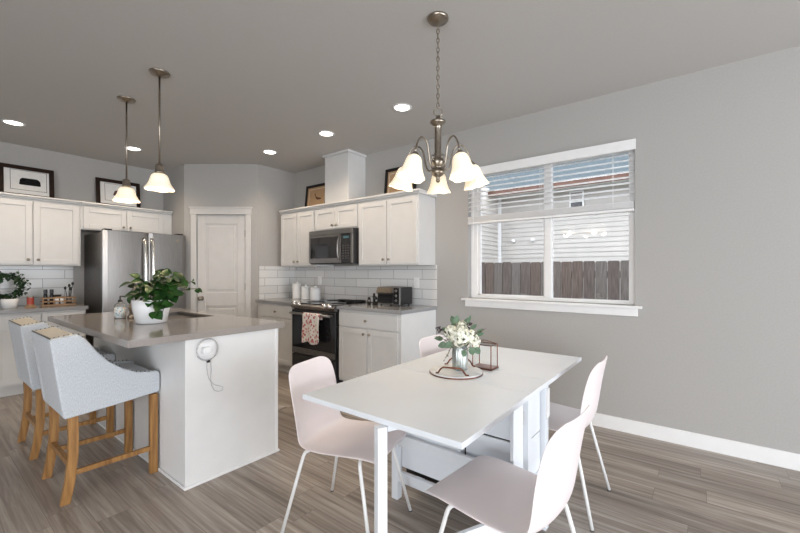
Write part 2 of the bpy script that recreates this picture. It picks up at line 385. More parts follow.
# head casing (valence of the blind) and the blind
vb = thing('window_blind', 'white two inch slatted blind raised halfway over the window', 'blind', (XW-.02, 1.14, 2.28))
part('valence', MB().box(XW-.035, XW-.018, .398, 1.885, 2.243, 2.325), M['trim'], vb, bevel=.003)
part('head_rail', MB().box(XW-.014, XW+.03, .415, 1.862, 2.25, 2.30), M['trim'], vb)
nsl = 8
for i in range(nsl):
    z = 2.218-.0455*i
    yy = lambda a, n_, zz: (XW+.006+n_*math.cos(.42), a, z+zz+n_*math.sin(.42))
    part('slat', MB().box(.413, 1.864, -.025, .025, -.0015, .0015, yy), M['trim'], vb)
b = MB()
for i in range(10): b.box(XW-.019, XW+.031, .413, 1.864, 1.788+i*.0052, 1.7915+i*.0052)
part('slat_stack', b, M['trim'], vb)
part('bottom_rail', MB().box(XW-.021, XW+.033, .410, 1.867, 1.762, 1.785), M['trim'], vb, bevel=.004)
for y in (.56, 1.14, 1.70):
    b = MB()
    for x in (XW-.022, XW+.033): b.box(x-.0008, x+.0008, y-.0012, y+.0012, 1.786, 2.25)
    part('ladder_cord', b, M['trim'], vb)
part('tilt_wand', MB().tube([(XW-.026, 1.80, 2.24), (XW-.026, 1.803, 1.50)], .004), M['trim'], vb)

# ---------------------------------------------------------------- outside
struct('ground', MB().box(XW+T+.06, 16, -9, 12, -.5, -.4), M['grass'])
fn = thing('wooden_fence', 'weathered brown board fence seen through the window', 'fence', (5.6, 1.6, -.4))
y = -.6; i = 0
while y < 3.9:
    wd = random.uniform(.135, .15); m = random.choice(M['wood_f']); h = 1.425+random.uniform(-.006, .006)
    part('fence_board', MB().prism([(y, -.38), (y+wd-.008, -.38), (y+wd-.008, h-.02), (y+wd-.02, h), (y+.012, h), (y, h-.02)], 5.60, 5.622, lambda a, b_, c_: (c_, a, b_)), m, fn)
    y += wd; i += 1
for z in (-.1, 1.2): part('fence_rail', MB().box(5.622, 5.66, -.6, 3.9, z, z+.09), M['wood_f'][0], fn)
part('fence_post', MB().box(5.66, 5.75, 1.6, 1.69, -.4, 1.38), M['wood_f'][0], fn)
hs = thing('neighbor_house', 'pale lap sided house with brown eave across the fence', 'house', (7.5, 2, -.4))
HX = 7.5
b = MB(); lap = .085; k = 0; z = -.4
while z < 2.86:
    b.poly([(HX-.012, -5, z), (HX, -5, z+lap), (HX-.012, 3.27, z), (HX, 3.27, z+lap), (HX+.002, -5, z), (HX+.002, 3.27, z)], [(0, 2, 3, 1), (0, 4, 5, 2)]); z += lap
part('siding', b, M['siding'], hs)
b = MB(); z = -.4
while z < 2.86:
    b.poly([(4.9+1.6, 3.27-.015, z), (4.9+1.6, 3.27, z+lap), (HX, 3.27-.015, z), (HX, 3.27, z+lap), (6.5, 3.272, z), (HX, 3.272, z)], [(0, 2, 3, 1), (0, 4, 5, 2)]); z += lap
b.box(6.48, 7.5, 3.275, 6, -.4, 2.9)
part('wing_wall', b, M['siding'], hs)
part('corner_trim', MB().box(HX-.035, HX-.014, 3.20, 3.27, -.4, 2.9), M['trim'], hs)
part('roof', MB().prism([(6.98, 2.845), (6.98, 2.865), (13, 5.6), (13, 5.5)], -6, 7, lambda a, b_, c_: (a, c_, b_)), M['roof'], hs)
part('fascia', MB().box(7.0, 7.03, -6, 7, 2.745, 2.845), M['fascia'], hs)
part('soffit', MB().box(7.03, 7.52, -6, 7, 2.80, 2.815), M['trim'], hs)
wf = part('house_window', MB().box(HX-.05, HX-.01, 1.64, 1.88, 2.36, 2.74), M['trim'], hs)
part('pane', MB().box(HX-.055, HX-.05, 1.665, 1.855, 2.385, 2.54), M['glassblk'], wf)
part('pane', MB().box(HX-.055, HX-.05, 1.665, 1.855, 2.56, 2.715), M['counter'], wf)
for yy_ in (2.94, 2.56):
    part('wall_vent', MB().lathe([(.001, 0), (.04, 0), (.04, .03), (.03, .05), (.001, .055)], f=lambda x, y, z: (HX-.01-z, yy_+x, 1.90+y), n=14), M['trim'], hs, smooth=True)

# ---------------------------------------------------------------- cabinetry
def knob(f, a, n, z, parent, m=None):
    b = MB().lathe([(.001, 0), (.007, 0), (.006, .010), (.013, .016), (.015, .022), (.011, .028), (.001, .030)], f=lambda x, y, zz: f(a+x, n+zz, z+y), n=12)
    return part('knob', b, m or M['nickel'], parent, smooth=True)
def shaker(f, a0, a1, n, z0, z1, parent, knob_at=None, kind='door', rail=.055, m=None, kn=None):
    b = MB()
    if kind == 'door' or rail:
        r = rail
        panel_door(b, f, a0, a1, z0, z1, n, n+.019, [(a0+r, a1-r, z0+r, z1-r)], .009)
    else: b.box(a0, a1, n, n+.019, z0, z1, f)
    d = part(kind, b, m or M['cab'], parent, bevel=.0022)
    if knob_at: knob(f, knob_at[0], n+.019, knob_at[1], d, kn)
    return d
fL = lambda a, n, z: (a, YB-n, z)           # back (fridge) wall, n = distance from it
fR = lambda a, n, z: (XW-n, a, z)           # right (range) wall
def upper(f, a0, a1, z0, z1, doors, label, root, depth=.31, crown=True, knobz=None, group=None, cz=None, end=None, grp=None):
    t = thing('wall_cabinet', label, 'cabinet', f((a0+a1)/2, .15, z0), group=group)
    b = MB().box(a0, a1, .001, depth, z0, z1, f)
    part('body', b, M['cab'], t, bevel=.002)
    for (d0, d1, kx) in doors: shaker(f, d0, d1, depth+.001, z0+.014, z1-.022, t, (kx, knobz if knobz else z0+.065), rail=.055)
    b = MB()
    c0, c1 = end or (a0, a1)
    b.box(c0, c1, .001, depth+.022, z1+.0005, z1+.022, f); b.box(c0, c1, .001, depth+.042, z1+.022, z1+.042, f)
    part('crown_molding', b, M['cab'], t, bevel=.004)
    return t
# left run
upper(fL, .395, 1.306, 1.352, 2.085, [(.42, .879, .843), (.889, 1.283, .925)], 'tall double door white wall cabinet left of the refrigerator', None)
upper(fL, -.52, .394, 1.352, 2.085, [(-.50, -.07, -.11), (-.06, .38, .34)], 'white wall cabinet at the far left edge', None)
upper(fL, 1.307, 2.318, 1.792, 2.085, [(1.33, 1.767, 1.733), (1.777, 2.20, 1.811)], 'short double door white wall cabinet above the refrigerator', None, knobz=1.852)
def base(f, a0, a1, ztop, depth, doors, drawers, label, end_panels=(), m=None):
    t = thing('base_cabinet', label, 'cabinet', f((a0+a1)/2, .3, 0))
    b = MB().box(a0, a1, .001, depth, .10, ztop, f).box(a0, a1, .001, depth-.06, 0, .10, f)
    part('body', b, M['cab'], t, bevel=.002)
    for (d0, d1, kx) in doors: shaker(f, d0, d1, depth+.001, .125, ztop-.185, t, (kx, ztop-.235))
    for (d0, d1) in drawers: shaker(f, d0, d1, depth+.001, ztop-.17, ztop-.025, t, ((d0+d1)/2, ztop-.098), 'drawer', rail=0)
    return t
ZL = .893
base(fL, .53, 1.285, ZL-.038, .61, [(.55, .90, .86), (.91, 1.265, .95)], [(.55, .90), (.91, 1.265)], 'white base cabinet between the refrigerator and the grey counter end')
base(fL, -.6, .529, ZL-.038, .61, [(-.58, -.03, -.07), (-.02, .51, .02)], [(-.58, -.03), (-.02, .51)], 'white base cabinet behind the stools at the far left')
o = part('countertop', MB().box(-.6, 1.30, YB-.655, YB-.0105, ZL-.037, ZL), M['counter2'], bevel=.003); tag(o, 'grey countertop on the cabinets left of the refrigerator', 'countertop')
# right run
ZR = .912
upper(fR, 3.885, 4.61, 1.352, 2.085, [(3.90, 4.240, 4.206), (4.250, 4.59, 4.284)], 'double door white wall cabinet left of the microwave', None)
upper(fR, 3.117, 3.884, 1.795, 2.085, [(3.13, 3.495, 3.46), (3.505, 3.872, 3.54)], 'short white wall cabinet directly above the microwave', None, knobz=1.85)
upper(fR, 2.268, 3.116, 1.352, 2.085, [(2.285, 2.680, 2.645), (2.690, 3.10, 2.725)], 'double door white wall cabinet right of the microwave, above the toaster oven', None, end=(2.245, 3.116))
base(fR, 3.925, 4.7185, ZR-.038, .61, [(3.94, 4.27, 4.23), (4.28, 4.61, 4.32)], [(3.94, 4.61)], 'white base cabinet left of the stove')
t = base(fR, 2.268, 3.126, ZR-.038, .61, [(2.30, 2.690, 2.655), (2.700, 3.11, 2.735)], [(2.30, 3.11)], 'white base cabinet right of the stove, under the toaster oven')
part('end_panel', MB().box(XW-.612, XW-.001, 2.262, 2.2675, 0.0, ZR-.038), M['isl'], t)
o = part('countertop', MB().box(XW-.645, XW-.0105, 3.912, 4.7185, ZR-.037, ZR), M['counter2'], bevel=.003); tag(o, 'short grey countertop left of the stove under the canisters', 'countertop')
o = part('countertop', MB().box(XW-.645, XW-.0105, 2.235, 3.132, ZR-.037, ZR), M['counter2'], bevel=.003); tag(o, 'grey countertop right of the stove under the toaster oven', 'countertop')
# duct cover up to the ceiling
t = thing('range_duct_cover', 'white boxed duct cover rising to the ceiling above the microwave', 'duct cover', (3.4, 3.525, 2.13))
part('body', MB().box(3.245, XW-.001, 3.300, 3.715, 2.1285, CH-.032), M['cab'], t, bevel=.002)
part('crown_molding', MB().box(3.222, XW-.001, 3.280, 3.735, CH-.031, CH-.001), M['cab'], t, bevel=.004)

# ---------------------------------------------------------------- microwave
t = thing('microwave', 'stainless over the range microwave with black door window', 'microwave', (3.3, 3.45, 1.37))
MX = 3.125; y0, y1 = 3.12, 3.88; z0, z1 = 1.375, 1.785
part('body', MB().box(MX+.022, XW-.011, y0, y1, z0, z1), M['black'], t, bevel=.004)
d = part('door', MB().box(MX, MX+.021, 3.305, y1, z0+.012, z1-.062), M['steel'], t, bevel=.004)
part('window', MB().box(MX-.003, MX-.0002, 3.35, y1-.035, z0+.07, z1-.085), M['glassblk'], d)
part('handle', MB().tube(bez((MX-.004, 3.325, z0+.05), (MX-.045, 3.325, z0+.07), (MX-.045, 3.325, z1-.13), (MX-.004, 3.325, z1-.10)), .010), M['steel'], d, smooth=True)
part('control_panel', MB().box(MX, MX+.021, y0+.002, 3.300, z0+.012, z1-.062), M['glassblk'], t, bevel=.003)
b = MB()
for r in range(6):
    for c in range(3): b.box(MX-.002, MX-.0002, y0+.045+c*.042, y0+.070+c*.042, z0+.055+r*.030, z0+.070+r*.030)
part('button', b, M['dsteel'], t)['kind'] = 'stuff'
part('display', MB().box(MX-.002, MX-.0002, y0+.05, y0+.14, z1-.115, z1-.09), mat('lcd', (.03, .07, .08), .3, emis=(.35, .8, .85), es=.08), t)
part('vent_grille', MB().box(MX, MX+.021, y0+.002, y1, z1-.058, z1), M['steel'], t, bevel=.003)
part('side_trim', MB().box(MX-.001, MX+.0215, y0+.001, y0+.020, z0+.012, z1-.062), M['steel'], t)

# ---------------------------------------------------------------- range
t = thing('stove', 'stainless electric stove with black glass oven door and cooktop', 'stove', (3.2, 3.485, 0))
ry0, ry1 = 3.138, 3.905; RX = 2.895
part('body', MB().box(RX+.025, XW-.012, ry0, ry1, .03, .905), M['black'], t, bevel=.003)
part('cooktop', MB().box(RX-.012, XW-.02, ry0-.002, ry1+.002, .9055, .918), M['glassblk'], t, bevel=.003)
part('control_panel', MB().prism([(RX-.008, .845), (RX+.024, .845), (RX+.024, .905), (RX-.012, .905), (RX-.030, .880)], ry0, ry1, lambda a, b_, c_: (a, c_, b_)), M['steel'], t, bevel=.002)
for yk in (3.22, 3.295, 3.75, 3.825):
    part('knob', MB().lathe([(.001, 0), (.031, 0), (.031, .008), (.026, .012), (.024, .036), (.001, .038)], f=lambda x, y, z: (RX-.018-.8*z+.35*y, yk+x, .897+y*.8+.6*z), n=16), M['psteel'], t, smooth=True)
d = part('oven_door', MB().box(RX-.004, RX+.024, ry0+.004, ry1-.004, .315, .835), M['glassblk'], t, bevel=.004)
part('handle', MB().tube([(RX-.058, ry0+.035, .795), (RX-.058, ry1-.035, .795)], .014, 12), M['steel'], d, smooth=True)
for yh in (ry0+.05, ry1-.05): part('handle_bracket', MB().box(RX-.056, RX-.0045, yh-.012, yh+.012, .785, .805), M['steel'], d)
part('door_trim', MB().box(RX-.007, RX-.0042, ry0+.006, ry1-.006, .318, .385), M['dsteel'], d)
part('drawer', MB().box(RX-.004, RX+.024, ry0+.004, ry1-.004, .06, .302), M['black'], t, bevel=.004)
for (x, y, r) in ((3.07, 3.28, .09), (3.07, 3.68, .11), (3.36, 3.28, .08), (3.36, 3.68, .09)):
    part('burner', MB().lathe([(r, 0), (r, .0006), (r-.004, .0006), (r-.004, 0)], (x, y, .9183), 28), M['dsteel'], t)
# towel over the handle
b = MB(); rows = []; TZ0 = .745
for k in range(15):
    s_ = k/14; row = []
    for j in range(13):
        u = j/12; yv = 3.31+.30*u+.008*math.sin(s_*5+u*3)
        fold = .010*math.sin(u*14+s_*1.5)*min(1, s_*1.4)
        row.append((RX-.080-fold-.006*s_, yv-.012*(s_)*(u-.5), .812-.315*s_-(.035*abs(math.sin(u*4.5)) if k == 14 else 0)))
    rows.append(row)
top = [[(RX-.0365+.001*k, 3.31+.30*j/12, TZ0+.02*k) for j in range(13)] for k in range(3)]
arc = [[(RX-.058+.0215*math.cos(a), 3.31+.30*j/12, .797+.019*math.sin(a)) for j in range(13)] for a in (0, .8, 1.57, 2.3)]
b.grid(top+arc+rows)
o = part('dish_towel', b, M['towel'], smooth=True, solid=.003, solid_off=0, sub=1); tag(o, 'white towel with red floral print draped over the oven handle', 'towel')
# griddle pan and trivet on cooktop
t = thing('griddle_pan', 'flat black griddle on the stove top near the counter', 'pan', (3.30, 3.28, .92))
part('body', MB().lathe([(.001, 0), (.115, 0), (.122, .018), (.117, .018), (.11, .006), (.001, .006)], (3.34, 3.27, .9195), 28), M['iron'], t, bevel=.001)
part('handle', MB().tube([(3.225, 3.235, .937), (3.14, 3.20, .950), (3.09, 3.185, .950)], .009), M['iron'], t, smooth=True)
o = part('spoon_rest', MB().lathe([(.001, 0), (.05, 0), (.075, .012), (.07, .014), (.045, .005), (.001, .005)], (3.40, 3.52, .9195), 20, ell=(.8, 1.6)), M['iron'], smooth=True); tag(o, 'oval black spoon rest on the back of the stove', 'spoon rest')

# ---------------------------------------------------------------- counter items, range side
def canister(x, y, r, h, label):
    t = thing('canister', label, 'canister', (x, y, ZR+.0005), group='white kitchen canisters')
    part('jar', MB().lathe([(.001, 0), (r*.96, 0), (r, .006), (r, h), (r*.96, h+.003), (.001, h+.003)], (x, y, ZR+.0008), 24), M['ceramic'], t, smooth=False, bevel=.002)
    part('lid', MB().lathe([(.001, 0), (r*1.03, 0), (r*1.03, .012), (r*.9, .02), (.014, .022), (.010, .030), (.014, .042), (.001, .046)], (x, y, ZR+h+.0045), 24), M['ceramic'], t, smooth=True)
canister(3.36, 4.42, .066, .185, 'tallest white canister, farthest from the stove')
canister(3.35, 4.22, .062, .150, 'middle white canister of the three in a row')
canister(3.34, 4.01, .068, .135, 'shortest white canister, right beside the stove')
# toaster oven
t = thing('toaster_oven', 'stainless toaster oven with black sides on the right counter', 'toaster oven', (3.37, 2.63, ZR))
tx0, tx1, ty0, ty1, tz0, tz1 = 3.22, 3.45, 2.505, 2.815, ZR+.018, ZR+.205
part('body', MB().box(tx0+.014, tx1, ty0, ty1, tz0, tz1), M['black'], t, bevel=.010)
part('face_frame', MB().box(tx0, tx0+.0135, ty0, ty1, tz0, tz1), M['steel'], t, bevel=.003)
d = part('door', MB().box(tx0-.008, tx0-.0003, 2.595, ty1-.008, tz0+.012, tz1-.062), M['glassblk'], t, bevel=.002)
part('brow', MB().prism([(tx0-.0003, tz1-.004), (tx0-.012, tz1-.010), (tx0-.034, tz1-.060), (tx0-.0003, tz1-.060)], 2.597, ty1-.004, lambda a, b_, c_: (a, c_, b_)), M['nickel'], t)
part('handle', MB().tube([(tx0-.030, 2.59, tz1-.068), (tx0-.030, ty1-.015, tz1-.068)], .006), M['black'], d)
part('control_panel', MB().box(tx0-.004, tx0-.0003, ty0+.014, 2.59, tz0+.008, tz1-.008), M['glassblk'], t)
for zz in (.045, .095, .15):
    part('dial', MB().lathe([(.001, 0), (.014, 0), (.012, .014), (.001, .015)], f=lambda x, y, z: (tx0-.0045-z, 2.55+x, tz0+zz+y), n=14), M['steel'], t, smooth=True)
for x in (tx0+.03, tx1-.03):
    for y in (ty0+.03, ty1-.03): part('foot', MB().lathe([(.010, 0), (.012, .0185)], (x, y, ZR+.0005), 10), M['black'], t)
def shaker_jar(x, y, label):
    t = thing('spice_shaker', label, 'shaker', (x, y, ZR))
    part('jar', MB().lathe([(.001, 0), (.020, 0), (.021, .05), (.016, .062)], (x, y, ZR+.0005), 14), M['clear'], t, smooth=True)
    part('contents', MB().lathe([(.001, 0), (.018, 0), (.018, .035), (.001, .035)], (x, y, ZR+.002), 14), M['soil'], t)
    part('cap', MB().lathe([(.017, 0), (.018, .016), (.010, .024), (.001, .025)], (x, y, ZR+.0635), 14), M['black'], t, smooth=True)
shaker_jar(3.20, 2.925, 'black capped shaker beside the toaster oven, nearest the stove')
shaker_jar(3.25, 2.865, 'black capped shaker tucked right against the toaster oven')
o = part('pepper_mill', MB().lathe([(.001, 0), (.022, 0), (.016, .03), (.014, .07), (.020, .09), (.012, .105), (.015, .12), (.001, .128)], (3.29, 2.93, ZR+.0005), 16), M['iron'], smooth=True); tag(o, 'small dark pepper mill behind the shakers', 'pepper mill')
def outlet(f, a, n, z, label, w_=.07, h=.115):
    t = thing('wall_outlet', label, 'outlet', f(a, n, z))
    part('plate', MB().box(a-w_/2, a+w_/2, n, n+.005, z-h/2, z+h/2, f), M['trim'], t, bevel=.0015)
    for s in (-1, 1):
        part('socket', MB().box(a-.016, a+.016, n+.0051, n+.0075, z+s*.024-.014, z+s*.024+.014, f), M['ceramic'], t, bevel=.001)
    return t
outlet(fR, 2.51, .0101, 1.16, 'white wall outlet above the toaster oven')
outlet(fR, 4.15, .0101, 1.16, 'white wall outlet above the canisters')
outlet(fL, .70, .0101, 1.16, 'white wall outlet behind the trailing plant')

# ---------------------------------------------------------------- refrigerator
t = thing('refrigerator', 'stainless french door refrigerator', 'refrigerator', (1.85, 5.8, 0))
fx0, fx1 = 1.400, 2.306; FY = 5.40
part('body', MB().box(fx0+.004, fx1-.004, FY+.075, YB-.03, .02, 1.745), M['dsteel'], t, bevel=.004)
xm = 1.865
def fdoor(x0, x1, z0, z1):
    n = 10; pts = []
    for i in range(n+1):
        u = i/n; e = min(u, 1-u); pts.append((x0+(x1-x0)*u, FY-.005*math.sin(PI*u)+(.006 if i in (0, n) else 0)))
    pts += [(x1, FY+.072), (x0, FY+.072)]
    return MB().prism(pts, z0, z1)
dl = part('door', fdoor(fx0, xm-.003, .665, 1.765), M['steel'], t, bevel=.003)
dr_ = part('door', fdoor(xm+.003, fx1, .665, 1.765), M['steel'], t, bevel=.003)
part('freezer_drawer', fdoor(fx0, fx1, .06, .655), M['steel'], t, bevel=.003)
for d, x in ((dl, 1.815), (dr_, 1.90)):
    part('handle', MB().tube(bez((x, FY-.008, .80), (x, FY-.085, .83), (x, FY-.085, 1.62), (x, FY-.008, 1.69), 12), .021, 10), M['psteel'], d, smooth=True)
part('handle', MB().tube([(1.5, FY-.005, .57), (1.52, FY-.06, .57), (2.18, FY-.06, .57), (2.20, FY-.005, .57)], .014, 10), M['steel'], t, smooth=True)
part('badge', MB().lathe([(.001, 0), (.016, 0), (.016, .003), (.001, .003)], f=lambda x, y, z: (2.20+x*1.8, FY-.003-z, 1.69+y), n=16), M['nickel'], t)
part('hinge_cover', MB().box(fx0+.02, fx0+.10, FY+.03, FY+.12, 1.7655, 1.785), M['black'], t, bevel=.004)
part('hinge_cover', MB().box(fx1-.10, fx1-.02, FY+.03, FY+.12, 1.7655, 1.785), M['black'], t, bevel=.004)

# ---------------------------------------------------------------- framed art on cabinets
def art(f, a0, a1, n, z0, h, wood, matc, draw, label, tilt=.10, fw=.045):
    t = thing('framed_picture', label, 'picture', f((a0+a1)/2, n, z0))
    def g(a, d, z): return f(a, n-z*math.sin(tilt)*1.0+d, z0+z*math.cos(tilt))
    b = MB(); b.box(a0, a1, 0, .022, 0, fw, g); b.box(a0, a1, 0, .022, h-fw, h, g); b.box(a0, a0+fw, 0, .022, fw, h-fw, g); b.box(a1-fw, a1, 0, .022, fw, h-fw, g)
    part('frame', b, wood, t, bevel=.003)
    p = part('print', MB().box(a0+fw, a1-fw, .004, .008, fw, h-fw, g), matc, t)
    draw(g, p)
    return t
def draw_black(g, p, c, w_, z, border=True):
    pts = [(-.5, .0), (-.46, .75), (-.36, 1.0), (.34, 1.0), (.47, .7), (.5, .05), (.46, -.05), (-.46, -.05)]
    part('drawing', MB().prism([(c+a*w_, z+b_*w_*.42) for a, b_ in pts], .0082, .0088, lambda a, b_, c_: g(a, c_, b_)), M['ink'], p)
def border(g, p, a0, a1, z0, z1, m):
    b = MB(); w_ = .004
    b.box(a0, a1, .0082, .0088, z0, z0+w_, g); b.box(a0, a1, .0082, .0088, z1-w_, z1, g); b.box(a0, a0+w_, .0082, .0088, z0, z1, g); b.box(a1-w_, a1, .0082, .0088, z0, z1, g)
    part('border_line', b, m, p)
def d1(g, p):
    draw_black(g, p, .90, .185, .155); border(g, p, .735, 1.045, .09, .32, M['ink'])
art(fL, .640, 1.110, .07, 2.128, .37, M['darkwood'], M['paper'], d1, 'dark framed picture of a black shape on white, on top of the cabinets')
def d2(g, p):
    border(g, p, 1.61, 1.92, .09, .32, M['sepia'])
    part('drawing', MB().prism([(1.70, .17), (1.80, .14), (1.86, .20), (1.80, .25), (1.72, .23)], .0082, .0088, lambda a, b_, c_: g(a, c_, b_)), M['sepia'], p)
art(fL, 1.515, 2.01, .07, 2.128, .375, M['darkwood'], M['paper'], d2, 'dark framed picture above the refrigerator behind the pendant lamp')
def bird(g, p, c, z, s):
    pts = [(-.5, .55), (-.42, .25), (-.1, .12), (.25, .05), (.5, -.05), (.2, -.12), (-.2, -.1), (-.36, .05), (-.45, .2), (-.6, .4), (-.62, .6)]
    part('drawing', MB().prism([(c-a*s, z+b_*s) for a, b_ in pts], .0082, .0088, lambda a, b_, c_: g(a, c_, b_)), M['sepia'], p)
art(fR, 3.94, 4.39, .07, 2.128, .36, M['blackframe'], M['cork'], lambda g, p: (bird(g, p, 4.12, .16, .14), border(g, p, 3.99, 4.32, .06, .30, M['paper'])), 'black framed tan bird print left of the duct cover', fw=.035)
art(fR, 2.48, 2.93, .07, 2.128, .36, M['blackframe'], M['cork'], lambda g, p: (bird(g, p, 2.70, .15, .16), border(g, p, 2.54, 2.87, .06, .30, M['paper'])), 'black framed tan print right of the duct cover behind the chandelier', fw=.035)

# ---------------------------------------------------------------- left counter items
t = thing('wreath_topiary', 'dark green ivy hoop in a white pot on the left counter', 'plant', (.69, 5.86, ZL))
cx, cy = .70, 5.86
part('pot', MB().lathe([(.001, 0), (.060, 0), (.072, .10), (.068, .10), (.064, .085), (.001, .085)], (cx, cy, ZL+.0005), 22), M['ceramic'], t, smooth=True)
hz = ZL+.235
part('hoop', MB().tube([(cx-.02+.115*math.cos(2*PI*k/24), cy, hz+.115*math.sin(2*PI*k/24)) for k in range(24)], .004, 6, closed=True), M['stem'], t)
def leaf(b, p, d, up, L, W, bend=.25, n=4):
    d = Vector(d).normalized(); up = Vector(up); s = d.cross(up)
    if s.length < 1e-3: s = Vector((1, 0, 0))
    s.normalize(); nn = s.cross(d).normalized(); p = Vector(p); rows = []
    for k in range(n+1):
        u = k/n; wv = W*(math.sin(PI*min(1, u**.8))**.75 if 0 < u < 1 else .02)
        c = p+d*(L*u)-nn*(bend*L*u*u)
        rows.append([tuple(c-s*wv*.5+nn*wv*.15), tuple(c), tuple(c+s*wv*.5+nn*wv*.15)])
    b.grid(rows)
R = random.Random(3)
b = MB()
for k in range(520):
    a = R.uniform(0, 2*PI)
    p = Vector((cx-.02+.115*math.cos(a), cy, hz+.115*math.sin(a)))+Vector((R.gauss(0, .014+.014*max(0, math.cos(a))), R.gauss(0, .014), R.gauss(0, .016)))
    d = Vector((R.uniform(-1, 1), R.uniform(-1, 1), R.uniform(-1, 1))); leaf(b, p, d, (0, 0, 1), R.uniform(.026, .042), .028)
part('foliage', b, M['leaf3'], t)
t = thing('jar_candle', 'red candle on a wooden stand beside the ivy pot', 'candle', (.86, 5.83, ZL))
part('stand', MB().lathe([(.001, 0), (.050, 0), (.050, .012), (.034, .016), (.034, .030), (.001, .030)], (.86, 5.83, ZL+.0005), 18), M['ltwood'], t)
part('wax', MB().lathe([(.001, 0), (.030, 0), (.030, .075), (.001, .075)], (.86, 5.83, ZL+.031), 18), M['candle'], t, bevel=.002)
part('lid', MB().lathe([(.001, 0), (.032, 0), (.032, .010), (.001, .010)], (.86, 5.83, ZL+.1065), 18), M['nickel'], t)
t = thing('wooden_utensil_tray', 'light wooden slatted tray holding bottles and cups on the left counter', 'tray', (1.10, 5.84, ZL))
b = MB(); X0, X1, Y0, Y1 = .945, 1.245, 5.78, 5.90
for z in (.006, .045, .085):
    b.box(X0, X1, Y0, Y0+.008, ZL+z, ZL+z+.014); b.box(X0, X1, Y1-.008, Y1, ZL+z, ZL+z+.014); b.box(X0, X0+.008, Y0+.008, Y1-.008, ZL+z, ZL+z+.014); b.box(X1-.008, X1, Y0+.008, Y1-.008, ZL+z, ZL+z+.014)
part('slat_side', b, M['ltwood'], t)
b = MB()
for x in (X0+.0081, X0+.1, X0+.19, X1-.0181): b.box(x, x+.010, Y0+.0081, Y0+.016, ZL+.001, ZL+.10)
b.box(X0+.009, X1-.009, Y0+.017, Y1-.009, ZL+.001, ZL+.007)
part('base', b, M['ltwood'], t)
for i, (x, nm) in enumerate(((.985, 'dark slim bottle standing at the left end of the wooden tray'), (1.038, 'second dark slim bottle, right of the first in the wooden tray'))):
    t = thing('seasoning_bottle', nm, 'bottle', (x, 5.84, ZL))
    part('glass', MB().lathe([(.001, 0), (.019, 0), (.019, .11), (.015, .125), (.015, .135)], (x, 5.84, ZL+.008), 14), M['glassblk'], t, smooth=True)
    part('cap', MB().lathe([(.018, 0), (.018, .045), (.001, .046)], (x, 5.84, ZL+.144), 14), M['black'], t)
for (x, nm) in ((1.083, 'white cup in the wooden tray beside the dark bottles'), (1.130, 'white cup in the wooden tray beside the whisks')):
    o = part('cup', MB().lathe([(.001, 0), (.016, 0), (.020, .085), (.018, .085), (.014, .004), (.001, .004)], (x, 5.838, ZL+.008), 16), M['ceramic'], smooth=True); tag(o, nm, 'cup')
o = part('dark_bowl', MB().lathe([(.001, 0), (.022, 0), (.040, .035), (.036, .035), (.02, .006), (.001, .006)], (1.107, 5.945, ZL+.085), 18, ), M['iron'], smooth=True)
tag(o, 'dark round bowl stacked behind the cups of the wooden tray', 'bowl')
o = part('bowl_riser', MB().lathe([(.001, 0), (.03, 0), (.03, .084), (.001, .084)], (1.107, 5.945, ZL+.0006), 18), M['iron']); tag(o, 'dark round stand under the small bowl behind the tray', 'stand')
t = thing('utensil_cup', 'dark cup of black kitchen utensils at the right end of the tray', 'utensil holder', (1.19, 5.84, ZL))
part('cup', MB().lathe([(.001, 0), (.026, 0), (.028, .09), (.025, .09), (.022, .004), (.001, .004)], (1.19, 5.84, ZL+.008), 16), M['dsteel'], t, smooth=True)
for (dx, dy, h) in ((-.03, .01, .20), (.0, -.02, .23), (.035, 0, .25), (.02, .02, .19)):
    b = MB().tube([(1.19+dx*.2, 5.84+dy*.2, ZL+.02), (1.19+dx, 5.84+dy, ZL+h)], .0035, 6); b.ball((1.19+dx, 5.84+dy, ZL+h), .013, 6, (1, .5, 1.6))
    part('utensil', b, M['black'], t, smooth=True)
o = part('wire_whisk', MB().tube([(1.245+.012*math.cos(a)*0+.035+.03*math.sin(a), 5.85, ZL+.07+.045*(1-math.cos(a))) for a in [2*PI*k/16 for k in range(16)]], .002, 5, closed=True), M['nickel'])
o.location = (0, 0, -.069); tag(o, 'thin wire ring leaning beside the tray near the refrigerator', 'whisk')

# ---------------------------------------------------------------- island
t = thing('kitchen_island', 'white kitchen island with plain end panel', 'island', (1.33, 3.28, 0))
ix0, ix1, iy0, iy1 = 1.017, 1.640, 2.385, 4.17
part('body', MB().box(ix0, ix1, iy0+.0125, iy1, 0, .8815), M['isl'], t)
part('end_panel', MB().box(ix0-.002, ix1-.02, iy0, iy0+.012, .0, .8815), M['isl'], t, bevel=.0015)
part('corner_trim', MB().box(ix1-.0198, ix1+.004, iy0-.004, iy0+.012, 0, .8815), M['trim'], t, bevel=.002)
b = MB(); b.box(ix0-.012, ix1+.012, iy0-.012, iy0-.0005, 0, .018); b.box(ix0-.012, ix0-.0025, iy0-.0004, iy1, 0, .018)
part('shoe_molding', b, M['trim'], t, bevel=.004)
sx0, sx1, sy0, sy1 = 1.245, 1.565, 3.13, 3.80
ct = MB()
for q in ((.72, 1.68, 2.358, sy0), (.72, 1.68, sy1, 4.19), (.72, sx0, sy0, sy1), (sx1, 1.68, sy0, sy1)): ct.box(q[0], q[1], q[2], q[3], .882, .920)
bmesh.ops.remove_doubles(ct.bm, verts=ct.bm.verts, dist=1e-5)
ctop = part('countertop', ct, M['counter'], t)
b = MB(); e = .0
